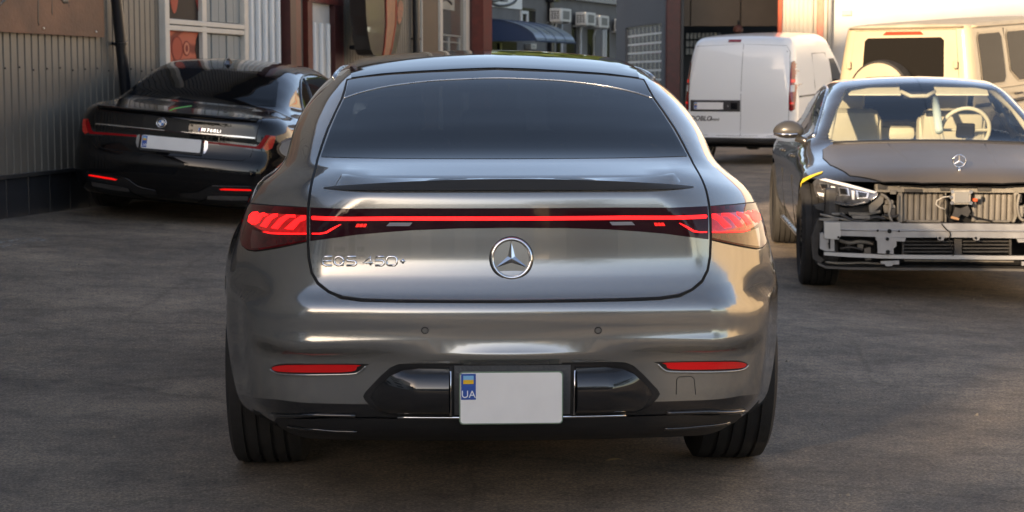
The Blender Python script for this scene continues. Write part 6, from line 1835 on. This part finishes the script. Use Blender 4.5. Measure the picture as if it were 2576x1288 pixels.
mk('hanging_strip', tube([c0_, (c0_ + c1_) / 2 + Vector((0, .0, .01)), c1_], [.025, .032, .03], 8), mat('pale_blue_cloth', (.50, .60, .58), .6), sc, smooth=True)
# --- hood star
c = SF.loc([(2410, 432)])[0]
b0 = Vector((0, c[1], c[2]))
st = mk('bonnet_star', join(tube([b0 - Vector((0, 0, .01)), b0 + Vector((0, 0, .03))], [.016, .006], 10)), M_CHROME, hood, smooth=True)
R_ = .040; cc = b0 + Vector((0, 0, .03 + R_))
mk('star_ring', tube([cc + Vector((R_ * math.cos(a), 0, R_ * math.sin(a))) for a in np.linspace(0, 2 * math.pi, 33)[:-1]], .0042, 8, True), M_CHROME, st, smooth=True)
for k in range(3):
    a = math.pi / 2 + k * 2 * math.pi / 3
    mk('star_arm', tube([cc, cc + Vector((R_ * math.cos(a), 0, R_ * math.sin(a)))], [.006, .0022], 6), M_CHROME, st)
# --- headlights
hl_px = [z6(*q) for q in [(512, 478), (540, 452), (600, 447), (700, 474), (850, 512), (950, 540), (960, 553), (920, 592), (880, 622), (800, 641), (740, 640), (660, 624), (590, 600), (545, 578), (522, 540)]]
hl = SF.xz(hl_px)
M_HLIN = mat('lamp_inside', (.16, .16, .165), .12, .6, coat=1.0, vary=.5, vscale=30)
M_DRL = mat('lamp_white', (.86, .86, .84), .15, 0, coat=1.0)
def spane(name, poly, m, off, par, step=.014, skirt=.004, mirror=True):
    vf, nn = patch(SCL, poly, step, 'front', off, skirt); a = mk(name, vf, m, par[0], nn)
    if not mirror: return a
    v2, n2 = mirx(vf, nn); return a, mk(name, v2, m, par[1], n2)
hls = spane('headlight', hl, M_HLIN, .002, (sc, sc), .012, .05)
def hz(pts): return SF.xz([z6(*q) for q in pts])
spane('light_strip', hz([(560, 462), (600, 455), (760, 492), (955, 545), (940, 556), (760, 512), (640, 482)]), M_DRL, .006, hls)
spane('lower_strip', hz([(545, 572), (600, 594), (700, 622), (790, 632), (870, 612), (880, 620), (800, 641), (740, 640), (660, 624), (590, 602)]), mat('lamp_silver', (.7, .7, .7), .2, .9), .006, hls)
for pts in ([(560, 486), (625, 490), (630, 530), (575, 528)], [(690, 512), (760, 520), (770, 575), (700, 570)], [(812, 535), (905, 552), (895, 590), (820, 592)]):
    m_ = spane('lamp_module', hz(pts), mat('lamp_silver', (.7, .7, .7), .2, .9), .008, hls)
    xs0 = [p[0] for p in pts]; ys0 = [p[1] for p in pts]; mx_, my_ = sum(xs0) / 4, sum(ys0) / 4
    inn = [(mx_ + (a - mx_) * .66, my_ + (b - my_) * .66) for a, b in pts]
    spane('module_lens', hz(inn), M_BLACKG, .012, m_, .01)
for pts in ([(640, 505), (668, 510), (665, 560), (645, 545)], [(782, 535), (802, 540), (800, 600), (785, 598)], [(545, 548), (600, 556), (600, 580), (560, 572)]):
    spane('lamp_divider', hz(pts), M_DRL, .007, hls, .01)
# yellow tape on the fender above the lamp
tp = SF.loc([z6(*q) for q in [(578, 410), (540, 422), (480, 448), (440, 470), (428, 500)]])
tape = []
for i, p in enumerate(tp):
    tape.append(p)
nrm = SCL.normal(np.array(tp))
gl = [Vector(p) + Vector(n) * .004 for p, n in zip(tp, nrm)]
L_, R2_ = [], []
for i, p in enumerate(gl):
    t_ = (gl[min(i + 1, len(gl) - 1)] - gl[max(i - 1, 0)]).normalized(); w_ = t_.cross(Vector(nrm[i])).normalized() * .017
    L_.append(p + w_); R2_.append(p - w_)
mk('yellow_tape', sheet([[a, b] for a, b in zip(L_, R2_)]), mat('yellow_tape', (.75, .58, .06), .45), sc, smooth=True)
# --- bare front structure
def fp(name, px, yl, depth, m, par=None, mirror=False, raw=None, smooth=False):
    q = raw or sxz(px, yl)
    P = [(-x, z) for x, z in q]
    ar = sum(P[i][0] * P[(i + 1) % len(P)][1] - P[(i + 1) % len(P)][0] * P[i][1] for i in range(len(P)))
    if ar < 0: P = P[::-1]
    o = mk(name, prism(P, depth, ((0, yl, 0), (-1, 0, 0), (0, 0, 1))), m, par or sc, smooth=smooth)
    if mirror:
        P2 = [(-a, b) for a, b in reversed(P)]
        return o, mk(name, prism(P2, depth, ((0, yl, 0), (-1, 0, 0), (0, 0, 1))), m, par or sc)
    return o
fp('engine_bay_back', None, 4.60, .03, M_INNER, raw=[(.80, .74), (-.80, .74), (-.80, .16), (.80, .16)])
ctr = 1545
ce = holder('cooling_pack', sc)
uc = sxz([z6(ctr, 478), z6(1100, 480), z6(945, 492), z6(945, 545), z6(ctr, 548)], 4.93)
fp('upper_crossmember', None, 4.93, .06, M_DUSTY, raw=uc + [(-x, z) for x, z in reversed(uc)])
for (x, y, w, h, m) in ((965, 487, 60, 38, M_PART), (1100, 470, 16, 44, M_DUSTY), (1150, 525, 120, 20, M_PART), (1290, 488, 110, 16, M_DUSTY), (1500, 482, 130, 18, M_DUSTY), (1660, 512, 90, 26, M_PART), (1830, 486, 90, 20, M_DUSTY), (1930, 470, 70, 30, M_PART), (1050, 530, 40, 30, M_DUSTY), (1400, 512, 60, 22, M_PART)):
    fp('support_bracket', [z6(x, y), z6(x + w, y), z6(x + w, y + h), z6(x, y + h)], 4.952, .02, m)
def fins(x0, x1, n, ya, yb):
    for k in range(n):
        a = x0 + (x1 - x0) * k / n; w = (x1 - x0) / n
        p = sp_(*z6(a + w * .5, ya), 4.88); q = sp_(*z6(a + w * .5, yb), 4.88)
        r = abs(sp_(*z6(a + w, ya), 4.88).x - p.x) * .92
        V_, F_ = [], []
        for z in (q.z, p.z):
            for j in range(9):
                an = math.pi * j / 8
                V_.append((p.x - r * math.cos(an), 4.85 + r * .55 * math.sin(an), z))
        for j in range(8): F_.append((j, j + 1, j + 10, j + 9))
        mk('shutter_fin', (V_, [t[::-1] for t in F_]), M_FIN, ce, smooth=True)
fins(1135, 1432, 7, 552, 752); fins(1622, 1912, 7, 552, 752)
fp('pack_frame', [z6(*q) for q in [(1105, 545), (1134, 545), (1134, 756), (1105, 756)]], 4.91, .04, M_DUSTY, ce)
fp('pack_frame', [z6(*q) for q in [(1432, 545), (1440, 545), (1440, 756), (1432, 756)]], 4.91, .04, M_DUSTY, ce)
fp('pack_frame', [z6(*q) for q in [(1912, 535), (1945, 540), (1940, 700), (1915, 756), (1900, 756), (1912, 700)]], 4.93, .05, M_DUSTY, ce)
fp('pack_back', [z6(*q) for q in [(1105, 540), (1950, 535), (1950, 765), (1105, 765)]], 4.84, .03, M_INNER, ce)
# sensor module with its cable and bracket
sm_ = holder('radar_module', sc)
c = sp_(*z6(1545, 582), 4.97)
hw_ = abs(sp_(*z6(1480, 582), 4.97).x - sp_(*z6(1612, 582), 4.97).x) / 2
mk('module_case', box((c.x, 4.95, c.z), (hw_ * 2, .05, hw_ * 1.55), .008), mat('module_grey', (.42, .40, .36), .35, vary=.15, vscale=30), sm_)
mk('module_face', box((c.x - hw_ * .05, 4.978, c.z), (hw_ * 1.5, .006, hw_ * 1.2), .003), mat('module_face', (.26, .26, .25), .15, coat=.6), sm_)
for dx, dz in ((-1, .8), (1, .8), (-1, -.8), (1, -.8), (1.1, 0)):
    mk('bolt', xf(lathe([(0, .001), (0, .012), (.02, .012), (.02, .001)], 10), Matrix.Translation((c.x + dx * hw_ * .98, 4.96, c.z + dz * hw_ * .75)) @ Matrix.Rotation(math.pi / 2, 4, 'Z')), M_SATIN, sm_)
mk('cable', tube([tuple(sp_(*z6(*q), 4.97)) for q in [(1480, 575), (1420, 580), (1375, 605), (1368, 630), (1390, 650), (1430, 665)]], .0045, 6), mat('cable_pale', (.55, .52, .46), .5), sm_, smooth=True)
mk('connector', box(tuple(sp_(*z6(1640, 600), 4.96)), (.03, .03, .022), .004), mat('connector_red', (.6, .09, .03), .5), sm_)
mk('connector', box(tuple(sp_(*z6(1660, 578), 4.96)), (.04, .03, .03), .004), M_DUSTY, sm_)
fp('module_bracket', [z6(*q) for q in [(1500, 650), (1540, 660), (1590, 640), (1612, 680), (1590, 720), (1545, 700), (1510, 740), (1470, 735), (1490, 690)]], 4.95, .03, M_PART, sm_)
fp('bracket_bolt', [z6(*q) for q in [(1478, 712), (1530, 728), (1528, 742), (1470, 728)]], 4.965, .02, mat('copper_brown', (.45, .24, .12), .4), sm_)
# crash beam, brackets and lower beam
def half(name, pts, yl, depth, m, mirror=True): return fp(name, [z6(*q) for q in pts], yl, depth, m, mirror=mirror)
fp('crash_beam', None, 5.06, .06, M_ALU, raw=(lambda a: a + [(-x, z) for x, z in reversed(a)])(sxz([z6(ctr, 862), z6(1160, 862), z6(950, 858), z6(700, 850), z6(590, 866), z6(588, 752), z6(970, 757), z6(1110, 757), z6(1125, 765), z6(ctr, 765)], 5.06)))
rb = sxz([z6(600, 808), z6(960, 812), z6(1500, 815)], 5.063)
mk('beam_ridge', tube([(x, 5.06, z) for x, z in rb] + [(-x, 5.06, z) for x, z in reversed(rb)], .006, 6), M_ALU, sc, smooth=True)
half('beam_end', [(560, 832), (585, 828), (588, 870), (660, 874), (662, 958), (600, 958), (560, 940)], 5.05, .05, M_ALU)
half('beam_end_plate', [(590, 760), (700, 760), (706, 848), (690, 876), (590, 868)], 5.066, .02, mat('clear_tape', (.56, .56, .54), .3, .5))
half('beam_bracket', [(948, 858), (1160, 866), (1150, 890), (1092, 888), (1094, 920), (1072, 940), (1075, 978), (962, 972), (960, 886), (950, 884)], 5.068, .03, M_ALU)
half('tow_bracket', [(984, 1028), (1112, 1022), (1112, 1050), (1070, 1050), (1060, 1062), (1020, 1062), (1012, 1048), (984, 1046)], 5.05, .03, M_ALU)
for x, y, r in ((1044, 818, 15), (1030, 873, 12), (1033, 962, 14), (962, 814, 8), (1110, 818, 7), (1395, 866, 9), (1645, 866, 9), (624, 905, 8), (688, 860, 8)):
    c = sp_(*z6(x, y), 5.07); rr_ = r * .36105 * 11.4 / FP
    mk('hole', xf(lathe([(0, .0005), (0, rr_), (.006, rr_ * .98)], 14), Matrix.Translation((c.x, 5.0705, c.z)) @ Matrix.Rotation(math.pi / 2, 4, 'Z')), M_SEAM, sc)
for x0 in (1375, 1622):
    fp('beam_tab', [z6(*q) for q in [(x0, 858), (x0 + 55, 858), (x0 + 45, 882), (x0 + 10, 882)]], 5.066, .02, M_ALU)
q = sxz([z6(588, 962), z6(760, 972), z6(1000, 982), z6(1300, 986), z6(ctr, 986)], 5.05); q2 = sxz([z6(ctr, 1014), z6(1300, 1012), z6(1000, 1008), z6(760, 998), z6(588, 986)], 5.05)
fp('lower_beam', None, 5.05, .04, mat('beam_pale', (.50, .50, .49), .38, .6), raw=q + [(-x, z) for x, z in reversed(q)][1:] + [(-x, z) for x, z in reversed(q2)] + q2[1:])
# lower grille slats and dark ducts
lg = holder('lower_grille', sc)
for y in (884, 908, 932, 956):
    for a, b in ((1145, 1490), (1555, 1890)):
        fp('slat', [z6(a, y), z6(b, y), z6(b, y + 10), z6(a, y + 10)], 4.98, .05, M_PART, lg)
fp('grille_post', [z6(*q) for q in [(1496, 868), (1548, 868), (1548, 985), (1496, 985)]], 5.0, .05, M_PART, lg)
for a in (1132, 1880): fp('grille_post', [z6(a, 868), z6(a + 14, 868), z6(a + 14, 985), z6(a, 985)], 5.0, .05, M_PART, lg)
half('side_duct', [(690, 862), (945, 872), (945, 965), (860, 968), (700, 960)], 4.86, .04, M_SEAM)
half('duct_frame', [(540, 735), (590, 735), (590, 760), (560, 830), (545, 980), (590, 1020), (560, 1040), (510, 1010), (500, 860)], 4.95, .05, M_PART)
half('lamp_mount', [(520, 640), (600, 620), (740, 655), (880, 640), (985, 560), (1000, 600), (985, 690), (920, 715), (770, 700), (620, 690), (540, 665)], 4.88, .06, M_PART)
half('lamp_mount_trim', [(760, 685), (870, 690), (980, 672), (980, 688), (870, 712), (765, 706)], 4.93, .03, M_DUSTY)
half('mount_bracket', [(1000, 640), (1040, 610), (1085, 640), (1085, 690), (1010, 690)], 4.93, .04, M_DUSTY)
half('mount_bracket', [(780, 712), (910, 712), (905, 732), (790, 730)], 4.98, .04, M_DUSTY)
half('mount_bracket', [(555, 728), (690, 730), (690, 744), (600, 748), (555, 742)], 5.0, .04, M_DUSTY)
half('hanger', [(900, 640), (985, 556), (1004, 575), (1000, 620), (930, 690), (905, 690)], 4.955, .02, M_DUSTY)
half('horn', [(870, 940), (912, 930), (918, 1020), (880, 1022), (868, 990)], 4.95, .05, M_DUSTY)
half('side_bracket', [(622, 868), (632, 868), (632, 940), (622, 940)], 5.064, .012, M_SEAM)
tr = sxz([z6(545, 1035), z6(600, 1062), z6(760, 1070), z6(1000, 1072), z6(ctr, 1076)], 4.96)
tb = sxz([z6(ctr, 1092), z6(1000, 1090), z6(760, 1086), z6(600, 1078), z6(545, 1052)], 4.96)
fp('undertray', None, 4.96, .5, mat('undertray_grey', (.10, .095, .088), .5, vary=.2, vscale=8), raw=tr + [(-x, z) for x, z in reversed(tr)][1:] + [(-x, z) for x, z in reversed(tb)] + tb[1:])
half('lower_frame', [(1150, 1018), (ctr, 1020), (ctr, 1030), (1150, 1028)], 5.0, .03, M_DUSTY)
mk('cable', tube([tuple(sp_(*z6(*q), 5.075)) for q in [(1408, 768), (1430, 795), (1465, 825), (1470, 845), (1458, 870), (1470, 910), (1485, 960), (1488, 990)]], .004, 6), M_SEAM, sc, smooth=True)
for s in (-1, 1):
    mk('arch_liner', box((s * .82, 4.86, .45), (.10, .10, .5), .03), M_PART, sc)

# hoses, ducts and clips that fill the gap between lamp and radiator
for pts, r, m in (([(700, 700), (780, 740), (860, 745), (950, 720), (1010, 735)], .012, M_PART), ([(985, 560), (1030, 590), (1050, 640), (1040, 700), (1060, 750)], .010, M_DUSTY),
                  ([(1005, 700), (1060, 720), (1110, 705)], .008, M_PART), ([(560, 700), (640, 720), (720, 735), (800, 752)], .009, M_DUSTY), ([(690, 880), (760, 900), (840, 890), (930, 905)], .012, M_DUSTY),
                  ([(700, 940), (780, 930), (860, 950)], .008, M_PART), ([(1420, 560), (1450, 620), (1440, 690), (1470, 740)], .006, M_SEAM), ([(1600, 700), (1640, 720), (1700, 735), (1760, 748)], .006, M_SEAM),
                  ([(1950, 560), (1935, 640), (1950, 720), (1980, 745)], .010, M_DUSTY), ([(600, 1035), (720, 1042), (850, 1038), (980, 1045)], .008, M_DUSTY)):
    mk('hose', tube([tuple(sp_(*z6(*q), 4.965)) for q in smooth_line(pts, 4)], r, 6), m, sc, smooth=True)
for x, y, w, h, m in ((1010, 600, 60, 34, M_DUSTY), (1040, 655, 46, 60, M_PART), (990, 705, 80, 26, M_DUSTY), (905, 726, 70, 22, M_PART), (640, 690, 90, 20, M_DUSTY), (740, 880, 30, 70, M_PART), (820, 900, 40, 50, M_DUSTY), (1095, 560, 14, 180, M_DUSTY),
                      (1925, 560, 40, 60, M_PART), (1940, 640, 34, 80, M_DUSTY), (1160, 742, 240, 14, M_DUSTY), (1640, 742, 240, 14, M_DUSTY)):
    c_ = sp_(*z6(x + w / 2, y + h / 2), 4.93); k_ = .36105 * 11.5 / FP
    mk('clip_bracket', box((c_.x, 4.93, c_.z), (w * k_, .04, h * k_), .006), m, sc)
